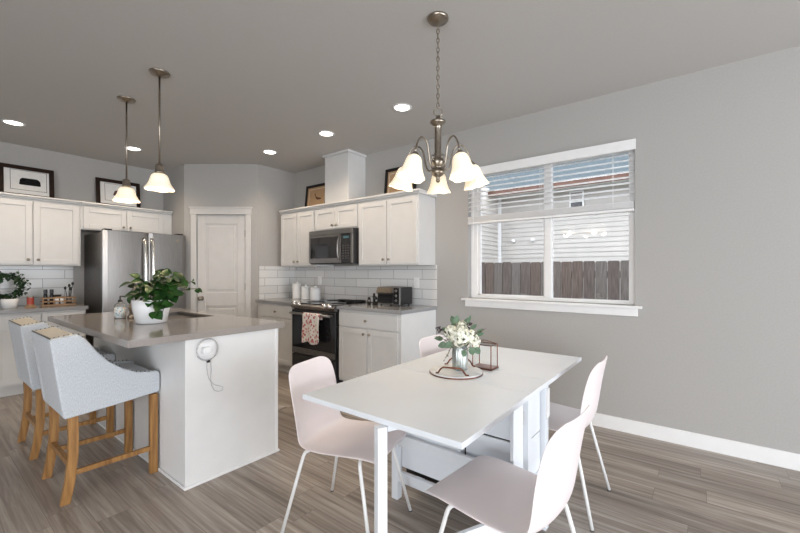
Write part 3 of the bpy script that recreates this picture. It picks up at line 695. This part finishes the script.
b.box(sx0-.012, sx0, sy0-.012, sy1+.012, .70, .8815); b.box(sx1, sx1+.012, sy0-.012, sy1+.012, .70, .8815); b.box(sx0, sx1, sy0-.012, sy0, .70, .8815); b.box(sx0, sx1, sy1, sy1+.012, .70, .8815); b.box(sx0-.012, sx1+.012, sy0-.012, sy1+.012, .69, .70)
# hollow of the island body under the sink is simply the sink box, set in the slab opening
b = MB(); b.box(sx0+.001, sx1-.001, sy0+.001, sy1-.001, .8818, .8860)
b.box(sx0+.001, sx0+.006, sy0+.001, sy1-.001, .886, .912); b.box(sx1-.006, sx1-.001, sy0+.001, sy1-.001, .886, .912); b.box(sx0+.006, sx1-.006, sy0+.001, sy0+.006, .886, .912); b.box(sx0+.006, sx1-.006, sy1-.006, sy1-.001, .886, .912)
part('sink', b, M['dsteel'], t)
f_ = thing('kitchen_faucet', 'slim brushed faucet behind the potted plant on the island', 'faucet', (1.09, 3.50, .92))
part('spout', MB().tube([(1.09, 3.50, .925), (1.09, 3.50, 1.10)]+[(1.09+.08-.08*math.cos(a), 3.50, 1.10+.07*math.sin(a)) for a in (.4, .8, 1.2, 1.57, 2, 2.5, 3.0)]+[(1.25, 3.50, 1.03)], .012, 10), M['nickel'], f_, smooth=True)
part('base', MB().lathe([(.001, 0), (.027, 0), (.025, .02), (.014, .03), (.001, .03)], (1.09, 3.50, .9205), 16), M['nickel'], f_, smooth=True)
part('lever', MB().tube([(1.09, 3.515, .98), (1.09, 3.57, 1.01)], .006), M['nickel'], f_, smooth=True)

# outlet with coiled charger
fI = lambda a, n, z: (a, iy0-n, z)
t = outlet(fI, 1.138, .0003, .808, 'white outlet on the island end panel with coiled charger', .11, .075)
t = thing('charger_cable', 'coiled white charger cable hanging from the island outlet', 'cable', (1.138, iy0-.02, .80))
part('plug', MB().box(1.105, 1.148, iy0-.042, iy0-.0095, .788, .826), M['ceramic'], t, bevel=.004)
pts = []
for k in range(90):
    a = k/90*3*2*PI; r = .064+.004*math.sin(k*.9)
    pts.append((1.137+r*1.0*math.cos(a+1), iy0-.016-.004*math.sin(a*.5), .808+r*1.02*math.sin(a+1)))
part('coil', MB().tube(pts, .0014, 5), M['cable'], t, smooth=True)
pl = [(1.140, .745), (1.138, .70), (1.142, .655), (1.155, .615), (1.185, .580), (1.22, .565), (1.24, .552), (1.235, .535), (1.21, .532), (1.185, .545), (1.168, .575), (1.160, .62), (1.165, .68), (1.160, .742)]
part('loop', MB().tube([(a, iy0-.006, z) for a, z in pl], .0016, 5), M['cable'], t, smooth=True)
part('tie', MB().box(1.135, 1.150, iy0-.022, iy0-.008, .728, .742), M['black'], t)

# soap bottle
t = thing('soap_dispenser', 'clear soap bottle with patterned label on the island', 'soap bottle', (1.035, 3.56, .92))
part('bottle', MB().lathe([(.001, 0), (.036, 0), (.038, .01), (.038, .105), (.028, .116), (.014, .120), (.014, .126)], (1.035, 3.56, .9205), 20), M['clear'], t, smooth=True)
part('soap', MB().lathe([(.001, 0), (.034, 0), (.034, .085), (.001, .085)], (1.035, 3.56, .9235), 20), M['ceramic'], t)
part('label', MB().lathe([(.0388, 0), (.0388, .066)], (1.035, 3.56, .940), 20), M['label'], t, smooth=True)
part('pump', MB().lathe([(.016, 0), (.016, .016), (.006, .018), (.005, .045), (.001, .046)], (1.035, 3.56, 1.047), 12).tube([(1.035, 3.56, 1.092), (1.062, 3.525, 1.089)], .005, 6), M['black'], t, smooth=True)

# potted plant on the island
t = thing('potted_plant', 'trailing glossy green plant in a white bowl pot on the island', 'plant', (1.135, 3.02, .92))
px, py = 1.085, 3.09
pot = part('pot', MB().lathe([(.001, 0), (.098, 0), (.106, .006), (.126, .100), (.132, .165), (.127, .165), (.120, .12), (.10, .10), (.001, .10)], (px, py, .9205), 32, ell=(.90, 1.0)), M['ceramic'], t, smooth=True)
part('soil', MB().lathe([(.001, 0), (.106, 0), (.108, .03), (.001, .035)], (px, py, 1.021), 20, ell=(.88, 1)), M['soil'], t)
rx_, ry_ = .614, -.789      # sideways as seen from the room's middle
R = random.Random(11)
stems = MB(); lv = MB()
ends = [(-.20, .03, .10), (-.15, -.02, .02), (-.10, -.04, .13), (-.03, -.06, .05), (.0, .0, .23), (.04, .0, .22), (.08, -.05, .10), (.13, -.04, .02), (.17, -.02, .10), (.24, .0, .11), (.28, .0, .06), (-.05, .08, .14), (.06, .08, .15), (.12, .06, .12), (-.13, .06, .09), (.02, -.09, -.02), (.09, -.10, -.05), (-.08, -.09, .03), (.05, -.11, -.09), (-.02, .0, .14), (.03, -.05, .12), (.10, .0, .14), (-.08, .0, .09), (.15, -.08, .04)]
for (s, d, h) in ends:
    s += .045; h = min(h, .19)
    p0 = Vector((px+R.uniform(-.03, .03), py+R.uniform(-.03, .03), 1.05))
    e = Vector((px+s*rx_+d*.789, py+s*ry_+d*.614, 1.10+h))
    mid = (p0+e)/2+Vector((0, 0, .06))
    c = bez(p0, p0.lerp(mid, .8), mid.lerp(e, .4), e, 8)
    stems.tube(c, .0028, 5)
    for k in (4, 6, 8):
        q = Vector(c[k]); dd = (e-p0); dd.z *= .2; dd.normalize()
        for sgn in (-1, 1):
            if R.random() < .12: continue
            dirv = (dd*R.uniform(.2, 1)+Vector((-dd.y, dd.x, 0))*sgn*R.uniform(.3, 1)+Vector((0, 0, R.uniform(-.7, .25)))).normalized()
            big = .55 if (h > .2 or abs(s) > .22) else 1
            upv = Vector((R.uniform(-.4, .4)-.55, R.uniform(-.4, .4)-.45, .8))
            L = R.uniform(.058, .086)*big; leaf(lv, q, dirv, upv, L, L*.88, .25, 5)
part('stem', stems, M['stem'], t)['kind'] = 'stuff'
part('foliage', lv, M['leaf'], t, smooth=True)['kind'] = 'stuff'

# ---------------------------------------------------------------- counter stools
def make_stool(label):
    t = thing('counter_stool', label, 'stool', (0, 0, 0), group='linen counter stools at the island')
    # local: front +x (towards island), width along y; seat spans x -.27..+.245
    def wing(y0, y1, name):
        # outline in (x,z)
        top = [(-.285, .915), (-.175, .932), (-.16, .930), (-.125, .895), (-.075, .820), (-.02, .755), (.05, .700), (.12, .665), (.19, .652), (.235, .650), (.247, .636), (.250, .61)]
        bot = [(.250, .515), (.0, .490), (-.222, .472), (-.230, .495)]
        pts = top+bot
        return part(name, MB().prism(pts, y0, y1, lambda a, b_, c_: (a, c_, b_)), M['linen'], t, bevel=.010, local=True, smooth=False, segs=3)
    wing(-.25, -.195, 'side_wing'); wing(.195, .25, 'side_wing')
    b = MB().prism([(-.285, .914), (-.175, .931), (-.165, .915), (-.115, .62), (-.105, .50), (-.223, .473)], -.1945, .1945, lambda a, b_, c_: (a, c_, b_))
    part('backrest', b, M['linen'], t, bevel=.008, local=True)
    part('back_top', MB().prism([(-.278, .9165), (-.180, .9315), (-.181, .9345), (-.277, .9195)], -.235, .235, lambda a, b_, c_: (a, c_, b_)), M['cream'], t, local=True)
    part('seat_cushion', MB().box(-.10, .235, -.192, .192, .555, .645), M['linen'], t, bevel=.022, local=True, segs=4)
    part('seat_base', MB().box(-.10, .242, -.194, .194, .495, .553), M['linen'], t, bevel=.006, local=True)
    n = MB()
    for i in range(19):
        y = -.225+.45*i/18
        n.ball((-.279, y, .9205), .0048, 4)
    for s in (-1, 1):
        for i in range(5): n.ball((-.262+.02*i, s*.229, .9225+.0030*i), .0048, 4)
        path = [(-.16, .932), (-.125, .897), (-.075, .822), (-.02, .757), (.05, .702), (.12, .667), (.19, .654), (.235, .652)]
        for k in range(len(path)-1):
            (a0, z0), (a1, z1) = path[k], path[k+1]
            m_ = max(1, int(math.hypot(a1-a0, z1-z0)/.02))
            for j in range(m_): n.ball((a0+(a1-a0)*j/m_, s*.240, z0+(z1-z0)*j/m_+.0), .0045, 4)
    part('nail_trim', n, M['copper'] if 0 else M['dsteel'], t, local=True)['kind'] = 'stuff'
    def leg(pts, wx, wy, name='leg'):
        b = MB(); rows = []
        for (x, y, z) in pts: rows.append([(x-wx/2, y-wy/2, z), (x+wx/2, y-wy/2, z), (x+wx/2, y+wy/2, z), (x-wx/2, y+wy/2, z), (x-wx/2, y-wy/2, z)])
        b.grid(rows); bmesh.ops.remove_doubles(b.bm, verts=b.bm.verts, dist=1e-6)
        for z in (pts[0][2], pts[-1][2]):
            vs = [v for v in b.bm.verts if abs(v.co.z-z) < 1e-6]
            c = sum((v.co for v in vs), Vector())/4; vs.sort(key=lambda v: math.atan2(v.co.y-c.y, v.co.x-c.x)); b.bm.faces.new(vs)
        return part(name, b, M['oak'], t, bevel=.003, local=True)
    for s in (-1, 1):
        leg([(.219, s*.222, .502), (.219, s*.222, 0)], .042, .036)
        leg([(-.183, s*.222, .485), (-.180, s*.222, .36), (-.182, s*.222, .25), (-.195, s*.222, .12), (-.216, s*.222, 0)], .044, .036)
        part('side_stretcher', MB().box(-.176, .199, s*.222-.011, s*.222+.011, .146, .174), M['oak'], t, bevel=.002, local=True)
    part('rear_stretcher', MB().box(-.200, -.176, -.203, .203, .190, .220), M['oak'], t, bevel=.002, local=True)
    return t
s0 = make_stool('grey blue linen counter stool with oak legs, nearest the camera'); s0.location = (.762, 2.985, 0)
dup(s0, (.762, 3.825, 0), 0, 'grey blue linen counter stool at the far end, behind the other stool')

# ---------------------------------------------------------------- pendants
def bell(R0, H0, tilt=None):
    prof = [(.20, 1.0), (.38, .97), (.50, .90), (.58, .78), (.64, .60), (.71, .42), (.82, .24), (.95, .08), (1.0, 0)]
    return [(r*R0, z*H0) for r, z in prof]
def glass_shade(R0, H0, f, parent, n=36, lobes=6):
    b = MB(); b.open = True
    def wav(k, r, z, a):
        e = max(0, (k-5)/3); return r*(1+.03*e*math.cos(lobes*a)), z-.018*H0*4*e*e*.25*math.cos(lobes*a)
    b.lathe(bell(R0, H0), n=n, f=f, wav=wav)
    return part('glass_shade', b, M['shade'], parent, smooth=True, solid=.004)
def bulb(loc, parent, power, r=.022):
    o = part('bulb', MB().ball(loc, r, 8, (1, 1, 1.3)), M['bulb'], parent, smooth=True)
    l = bpy.data.lights.new('bulb_light', 'POINT'); l.energy = power; l.color = (1, .78, .52); l.shadow_soft_size = .03
    lo = bpy.data.objects.new('bulb_light', l); COL.objects.link(lo); lo.parent = parent
    lo.location = Vector(loc)-rootloc(parent)-Vector((0, 0, r*1.3+.035))
    return o
def pendant(x, y, zb, label):
    t = thing('pendant_lamp', label, 'pendant lamp', (x, y, CH), group='pendants over the island')
    part('canopy', MB().lathe([(.001, -.0005), (.066, -.0005), (.068, -.006), (.060, -.014), (.040, -.018), (.034, -.026), (.012, -.030), (.001, -.030)], (x, y, CH), 28), M['nickel'], t, smooth=True)
    part('rod', MB().tube([(x, y, CH-.030), (x, y, zb+.185)], .0065, 10), M['nickel'], t, smooth=True)
    part('socket', MB().lathe([(.010, .185), (.024, .178), (.027, .172), (.026, .150), (.030, .128), (.034, .122), (.030, .116), (.001, .114)], (x, y, zb), 20), M['nickel'], t, smooth=True)
    glass_shade(.098, .115, lambda a, b_, c_: (x+a, y+b_, zb+c_), t)
    bulb((x, y, zb+.045), t, 5, .026)
pendant(1.150, 3.122, 1.885, 'brass pendant with scalloped glass shade, nearer of the two')
pendant(1.155, 3.82, 1.880, 'brass pendant with scalloped glass shade, farther one near the fridge cabinet')

# ---------------------------------------------------------------- chandelier
cx, cy = 1.885, 1.189
t = thing('chandelier', 'five light nickel chandelier on a chain above the dining table', 'chandelier', (cx, cy, CH))
part('canopy', MB().lathe([(.001, -.0005), (.060, -.0005), (.062, -.008), (.054, -.018), (.030, -.024), (.010, -.036), (.001, -.036)], (cx, cy, CH), 28), M['nickel'], t, smooth=True)
z = CH-.036; k = 0
ch = MB()
while z > 2.235:
    a = (k % 2)*PI/2+.4; zc = z-.0155
    ch.tube([(cx+.0075*math.cos(q)*math.cos(a), cy+.0075*math.cos(q)*math.sin(a), zc+.0165*math.sin(q)) for q in [2*PI*i/12 for i in range(12)]], .0028, 5, closed=True)
    z -= .0265; k += 1
part('chain', ch, M['nickel'], t, smooth=True)
part('ring', MB().tube([(cx+.024*math.cos(q)*.614, cy-.024*math.cos(q)*.789, 2.200+.026*math.sin(q)) for q in [2*PI*i/24 for i in range(24)]], .0035, 6, closed=True), M['nickel'], t, smooth=True)
part('column', MB().lathe([(.001, 2.178), (.012, 2.176), (.014, 2.160), (.040, 2.148), (.046, 2.140), (.040, 2.130), (.022, 2.118), (.020, 2.105), (.0195, 2.10), (.0195, 1.965), (.024, 1.955), (.020, 1.94), (.034, 1.925), (.038, 1.905), (.024, 1.885), (.018, 1.875), (.034, 1.865), (.040, 1.850), (.028, 1.835), (.012, 1.825), (.010, 1.812), (.014, 1.806), (.008, 1.795), (.001, 1.793)], (cx, cy, 0), 28), M['nickel'], t, smooth=True)
base_ang = math.atan2(.613, .790)-.12
for i in range(5):
    a = base_ang+i*2*PI/5; ca, sa = math.cos(a), math.sin(a)
    def pr(r, z): return (cx+r*ca, cy+r*sa, z)
    pts = bez(pr(.03, 1.875), pr(.07, 1.845), pr(.075, 1.90), pr(.085, 1.955), 8)[:-1]+bez(pr(.085, 1.955), pr(.10, 2.045), pr(.18, 2.05), pr(.200, 1.915), 12)
    ar = part('arm', MB().tube(pts, .0052, 8), M['nickel'], t, smooth=True)
    sc = [pr(.045+.020*math.cos(q)*(1-q/9), 1.925+.020*math.sin(q)*(1-q/9)) for q in [j*.5 for j in range(13)]]
    part('scroll', MB().tube(sc, .003, 6), M['nickel'], ar, smooth=True)
    # shade axis tilted outwards
    tl = math.radians(15); top = Vector(pr(.200, 1.915)); ax = Vector((ca*math.sin(tl), sa*math.sin(tl), -math.cos(tl)))
    q = Vector((0, 0, -1)).rotation_difference(ax)
    Hs = .126
    def sf(x, y, zz): v = q @ Vector((x, y, zz-Hs-.012)); p = top+v; return (p.x, p.y, p.z)
    so = part('socket', MB().lathe([(.001, Hs+.022), (.014, Hs+.02), (.024, Hs+.004), (.026, Hs-.012), (.001, Hs-.012)], f=sf, n=18), M['nickel'], ar, smooth=True)
    sh = glass_shade(.075, Hs, sf, ar, 30, 6)
    bl = part('bulb', MB().ball(sf(0, 0, .055), .022, 8), M['bulb'], ar, smooth=True)
    l = bpy.data.lights.new('bulb_light', 'POINT'); l.energy = .7; l.color = (1, .85, .66); l.shadow_soft_size = .03
    lo = bpy.data.objects.new('bulb_light', l); COL.objects.link(lo); lo.parent = t; lo.location = Vector(sf(0, 0, -.01))-Vector((cx, cy, CH))

# ---------------------------------------------------------------- recessed ceiling lights
fill_cans = [(-1.3, 2.6), (-1.3, -.4), (.6, -3.2), (-1.3, -2.8)]  # unseen lamps added to brighten the floor and tabletops
for (x, y) in fill_cans:
    t = thing('recessed_light', 'added ceiling fill light out of view around the camera', 'ceiling light', (x, y, CH), group='added ceiling fill lights')
    part('diffuser', MB().lathe([(.001, -.0006), (.066, -.0006), (.066, -.003), (.001, -.003)], (x, y, CH), 24), M['glow'], t)
    l = bpy.data.lights.new('can_light', 'SPOT'); l.energy = 34; l.color = (1, .95, .89); l.spot_size = math.radians(150); l.spot_blend = .8; l.shadow_soft_size = .08
    lo = bpy.data.objects.new('can_light', l); COL.objects.link(lo); lo.parent = t; lo.location = (0, 0, -.03)
can_labels = ['recessed ceiling light at the far left edge', 'recessed ceiling light behind the farther pendant', 'recessed ceiling light in front of the pantry wall', 'recessed ceiling light left of the duct cover', 'recessed ceiling light nearest the chandelier']
for (x, y), lb in zip([(.66, 5.295), (1.67, 5.29), (2.735, 4.13), (2.735, 3.11), (2.715, 2.085)], can_labels):
    t = thing('recessed_light', lb, 'ceiling light', (x, y, CH), group='recessed ceiling lights')
    b = MB(); b.lathe([(.067, -.0005), (.088, -.0005), (.088, -.004), (.067, -.006), (.067, -.0005)], (x, y, CH), 32)
    part('trim_ring', b, M['trim'], t, smooth=True)
    part('diffuser', MB().lathe([(.001, -.0006), (.066, -.0006), (.066, -.003), (.001, -.003)], (x, y, CH), 32), M['glow'], t)
    l = bpy.data.lights.new('can_light', 'SPOT'); l.energy = 28; l.color = (1, .80, .60); l.spot_size = math.radians(140); l.spot_blend = .8; l.shadow_soft_size = .06
    lo = bpy.data.objects.new('can_light', l); COL.objects.link(lo); lo.parent = t; lo.location = (0, 0, -.03)

# ---------------------------------------------------------------- floor mat
o = part('floor_mat', MB().box(1.72, 2.215, 3.09, 4.2, .0005, .010), M['matcloth'], bevel=.003); tag(o, 'pale mat on the floor between island and stove', 'mat')

# ---------------------------------------------------------------- dining table
t = thing('gateleg_table', 'white drop leaf dining table with both leaves raised', 'dining table', (1.85, .99, 0))
TZ = .74
part('tabletop', MB().box(1.7165, 1.9755, .592, 1.388, TZ-.022, TZ), M['wtable'], t, bevel=.002)
part('table_leaf', MB().box(1.083, 1.7150, .592, 1.388, TZ-.022, TZ), M['wtable'], t, bevel=.002)
part('table_leaf', MB().box(1.9770, 2.634, .592, 1.388, TZ-.022, TZ), M['wtable'], t, bevel=.002)
for x in (1.700, 1.945):
    for y in (.600, 1.340): part('leg', MB().box(x, x+.042, y, y+.042, 0, TZ-.0225), M['wtable'], t, bevel=.002)
# drawer case between the legs, its dark colour painting the shade inside
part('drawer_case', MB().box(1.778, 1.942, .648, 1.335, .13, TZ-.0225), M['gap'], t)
for (y0, y1, xx, zs_) in ((.652, .946, 1.768, .47), (.958, 1.333, 1.735, .398)):
    for (z0, z1) in ((.178, zs_), (zs_+.009, .715)): part('side_panel', MB().box(xx, 1.7775, y0, y1, z0, z1), M['wtable'], t, bevel=.001)
for (z0, z1) in ((.14, .30), (.306, .49), (.496, .715)): part('drawer', MB().box(1.748, 1.940, .628, .6475, z0, z1), M['wtable'], t, bevel=.002)
for x in (1.703, 1.962):
    for (z0, z1) in ((.305, .368), (.105, .162)): part('rail', MB().box(x, x+.022, .642, 1.340, z0, z1), M['wtable'], t, bevel=.002)
# gates
def gate(hx, hy, ex, ey):
    h = Vector((hx, hy, 0)); e = Vector((ex, ey, 0)); u = (e-h).normalized(); v = Vector((-u.y, u.x, 0)); L = (e-h).length
    f = lambda a, n, z: tuple(h+u*a+v*n+Vector((0, 0, z)))
    g = part('gate_leg', MB().box(L-.038, L, -.018, .018, 0, TZ-.023, f), M['wtable'], t, bevel=.002)
    for za, zb in ((.695, TZ-.023), (.16, .22)): part('gate_rail', MB().box(.058, L-.0425, -.010, .010, za, zb, f), M['wtable'], g, bevel=.002)
    part('gate_stile', MB().box(0, .0575, -.011, .011, .05, TZ-.023, f), M['wtable'], g, bevel=.002)
    part('hinge', MB().box(-.006, .0, -.006, .006, .60, .66, f).box(-.006, .0, -.006, .006, .10, .16, f), M['nickel'], g)
gate(1.690, .628, 1.052, .928)
gate(2.010, .628, 2.46, .95)
part('hinge_strip', MB().box(1.948, 1.985, .592+.002, .599, .56, .70), M['wleg'], t)

# ---------------------------------------------------------------- shell chairs
def make_chair(label):
    t = thing('shell_chair', label, 'chair', (0, 0, 0), group='pale shell chairs around the table')
    prof = [(.236, .424, .160, 0), (.246, .437, .188, 0), (.239, .448, .200, .001), (.19, .454, .208, .003), (.12, .451, .212, .005), (.04, .443, .214, .008), (-.04, .434, .212, .012),
            (-.11, .427, .206, .018), (-.160, .431, .198, .024), (-.190, .452, .192, .030), (-.207, .495, .189, .034), (-.217, .550, .191, .036), (-.226, .615, .196, .036), (-.235, .68, .196, .032), (-.245, .735, .193, .028), (-.252, .772, .184, .022), (-.257, .797, .160, .014), (-.260, .810, .112, .008)]
    rows = []; n = 12
    N = len(prof)
    for i, (y, z, hw, lift) in enumerate(prof):
        a = prof[max(i-1, 0)]; c = prof[min(i+1, N-1)]
        tx, tz = c[0]-a[0], c[1]-a[1]; ln = math.hypot(tx, tz); ny, nz = tz/ln*1.0, -tx/ln
        # normal pointing to the sitter: up for seat, forward for back
        if nz < 0 and abs(nz) > abs(ny): ny, nz = -ny, -nz
        if abs(nz) <= abs(ny) and ny < 0: ny, nz = -ny, -nz
        row = []
        for k in range(n+1):
            u = -1+2*k/n; c_ = abs(u)**2.4
            row.append((u*hw, y+ny*lift*c_, z+nz*lift*c_))
        rows.append(row)
    part('shell', MB().grid(rows), M['chair'], t, smooth=True, solid=.0075, solid_off=0, sub=2, local=True)
    def lg(sx, sy):
        fo = Vector((sx*.225, sy*.245, .006)); tp = Vector((sx*.165, sy*.150, .413)); inn = Vector((sx*.05, sy*.105, .413))
        d = (fo-tp).normalized(); a = tp+(inn-tp).normalized()*.035; c = tp+d*.05
        pts = [inn]+[Vector(q) for q in bez(a, tp, tp, c, 6)]+[fo]
        o = part('leg', MB().tube(pts, .0085, 10), M['wleg'], t, smooth=True, local=True)
        part('foot_cap', MB().lathe([(.0001, 0), (.0095, 0), (.0095, .0058)], (fo.x, fo.y, 0.0), 10), M['rubber'], o, local=True)
    for sx in (-1, 1):
        for sy in (-1, 1): lg(sx, sy)
    b = MB()
    b.box(-.09, .09, .08, .115, .413, .440) ; b.box(-.09, .09, -.12, -.09, .410, .424)
    part('seat_bracket', b, M['wleg'], t, local=True)
    return t
def face(fx, fy): return math.atan2(fy, fx)-PI/2
c0 = make_chair('pale pink shell chair at the left front, backrest toward the stove'); c0.location = (1.384, 1.402, 0); c0.rotation_euler = (0, 0, face(.26, -.965))
dup(c0, (1.388, .570, 0), face(.09, 1), 'pale pink shell chair seen from behind at the lower centre')
dup(c0, (2.312, .665, 0), face(0, 1), 'pale pink shell chair at the right end of the table by the window wall')
dup(c0, (2.365, 1.30, 0), face(0, -1), 'pale pink shell chair behind the table and the flowers')

# ---------------------------------------------------------------- table centrepiece
TT = TZ+.0005
t = thing('round_tray', 'round white marble tray with copper handles on the table', 'tray', (1.86, 1.01, TZ))
tx, ty = 1.822, 1.035
part('marble_disc', MB().lathe([(.001, 0), (.138, 0), (.140, .003), (.140, .012), (.001, .012)], (tx, ty, TT), 48), M['marble'], t)
part('rim', MB().lathe([(.1405, 0), (.143, 0), (.143, .006), (.1405, .006), (.1405, 0)], (tx, ty, TT), 48), M['copper'], t)
for s in (-1, 1):
    ux, uy = (.95, .31); vx, vy = -.31, .95
    b_ = s*.110
    def hp(v, zz, o_=0): return (tx+ux*(b_+o_*s)+vx*v, ty+uy*(b_+o_*s)+vy*v, TT+zz)
    part('handle', MB().tube([hp(-.085, .016, -.012), hp(-.072, .018, -.004), hp(-.058, .040), hp(-.045, .050), hp(.045, .050), hp(.058, .040), hp(.072, .018, -.004), hp(.085, .016, -.012)], .0045, 8), M['copper'], t, smooth=True)
vx, vy, vz = 1.848, 1.025, TT+.0125
t = thing('flower_vase', 'ribbed silver glass vase of white hydrangeas and greenery', 'vase', (vx, vy, vz))
def vw(k, r, z, a): return r*(1+.03*math.cos(20*a)), z
b = MB(); b.open = True
b.lathe([(.001, .001), (.036, .001), (.040, .006), (.041, .02), (.041, .105), (.037, .115), (.036, .122), (.040, .130), (.040, .134)], (vx, vy, vz), 80, wav=vw)
M['vase'] = noise_mix(mat('mercury_glass', (.5, .52, .5), .2, .6), (.22, .25, .235), (.62, .65, .63), 18, (1, 1, .5))
part('jar', b, M['vase'], t, smooth=True, solid=.002)
st = MB(); lf = MB(); pt = MB(); bd = MB(); R = random.Random(5)
top = Vector((vx, vy, vz+.125))
def V3(s, d, h): return Vector((vx+s*rx_+d*.789, vy+s*ry_+d*.614, vz+.125+h))
for (s, d, h, r) in ((-.005, -.03, .06, .052), (-.045, .0, .075, .034), (.055, -.01, .055, .032), (.075, -.02, .03, .026), (.02, .03, .095, .036)):
    c = V3(s, d, h); st.tube([top-Vector((0, 0, .08)), (top+c)/2, c], .003, 5)
    for k in range(int(230*(r/.05)**2)):
        v = Vector((R.gauss(0, 1), R.gauss(0, 1), R.gauss(0, 1))).normalized(); p = c+v*r*R.uniform(.82, 1.0)
        a = v.orthogonal().normalized(); a = (a*math.cos(k)+v.cross(a)*math.sin(k)+v*.25).normalized(); leaf(pt, p, a, v, .020, .018, .1, 3)
for (s, d, h, L, W, ds, dh) in ((-.075, -.03, .02, .05, .036, -1, -.3), (-.05, -.05, .03, .05, .034, -.6, -.4), (-.03, .02, .12, .045, .032, -.3, 1), (-.025, .0, .125, .045, .034, .3, 1), (.03, .02, .11, .05, .032, .4, .8), (.07, -.03, .0, .05, .038, .6, -.6), (.045, -.06, .01, .05, .036, .3, -.9), (.09, .0, .06, .045, .022, 1, .3), (-.09, .0, .04, .05, .026, -1, .1), (.06, .02, .09, .045, .022, .8, .6), (.01, -.07, -.005, .04, .03, 0, -1), (-.02, .05, .08, .05, .035, -.2, .8), (.05, .06, .05, .05, .03, .6, .5), (-.06, .02, .07, .045, .03, -.7, .6), (.04, .0, .125, .05, .018, .5, 1.2), (.085, -.02, .075, .04, .018, 1, .7)):
    c = V3(s, d, h); dv = Vector((rx_*ds, ry_*ds, dh)); leaf(lf, c, dv, (-.79, -.61, .3), L, W, .15, 5); st.tube([top-Vector((0, 0, .04)), c], .002, 5)
for (s, h) in ((-.10, .085), (-.12, .10), (.045, .115), (.055, .12), (-.085, .075), (.05, .10), (-.108, .094)):
    c = V3(s, 0, h)
    for k in range(7): bd.ball(c+Vector((R.gauss(0, .007), R.gauss(0, .007), R.gauss(0, .006))), .0045, 4)
for (s1, h1, s2, h2) in ((-.06, .06, -.125, .05), (-.05, .0, -.09, -.07), (-.05, .0, -.075, -.05), (-.06, .03, -.135, .06), (.06, .07, .12, .09), (.07, .06, .13, .10), (-.06, .05, -.11, .01)):
    c = V3(s1, -.02, h1); e = V3(s2, -.03, h2); st.tube([top, c, e], .0012, 4)
    for k in range(5):
        q = c.lerp(e, .3+.17*k); leaf(bd, q, Vector((R.uniform(-1, 1), R.uniform(-1, 1), R.uniform(-1, 1))), (0, 0, 1), .012, .006, .1, 3)
part('stem', st, M['stem'], t)['kind'] = 'stuff'
part('foliage', lf, M['leaf2'], t, smooth=True)['kind'] = 'stuff'
part('hydrangea_petal', pt, M['petal'], t)['kind'] = 'stuff'
part('berry', bd, M['berry'], t)['kind'] = 'stuff'
# geometric lantern
t = thing('glass_lantern', 'small clear glass box lantern with copper frame beside the vase', 'lantern', (1.98, .97, TZ))
lx, ly = 2.008, .955; a, bb = .042, .055; lz = TZ+.001
part('base', MB().box(lx-a-.006, lx+a+.006, ly-bb-.006, ly+bb+.006, lz, lz+.010), M['copper'], t, bevel=.002)
b = MB(); c4 = [(lx-a, ly-bb), (lx+a, ly-bb), (lx+a, ly+bb), (lx-a, ly+bb)]; zt = lz+.135
for (x, y) in c4: b.tube([(x, y, lz+.010), (x, y, zt)], .0028, 6)
for k in range(4): b.tube([(*c4[k], zt), (*c4[(k+1) % 4], zt)], .0028, 6)
part('frame', b, M['copper'], t)
b = MB()
for k in range(4): (x0, y0), (x1, y1) = c4[k], c4[(k+1) % 4]; b.poly([(x0, y0, lz+.0105), (x1, y1, lz+.0105), (x1, y1, zt), (x0, y0, zt)], [(0, 1, 2, 3)])
part('pane', b, M['clear'], t)
part('finial', MB().tube([(lx-a, ly+bb, zt), (lx-a*.3, ly+bb*.3, zt+.02), (lx, ly, zt+.022)], .002, 5).tube([(lx+a, ly-bb, zt), (lx, ly, zt+.022)], .002, 5), M['copper'], t)
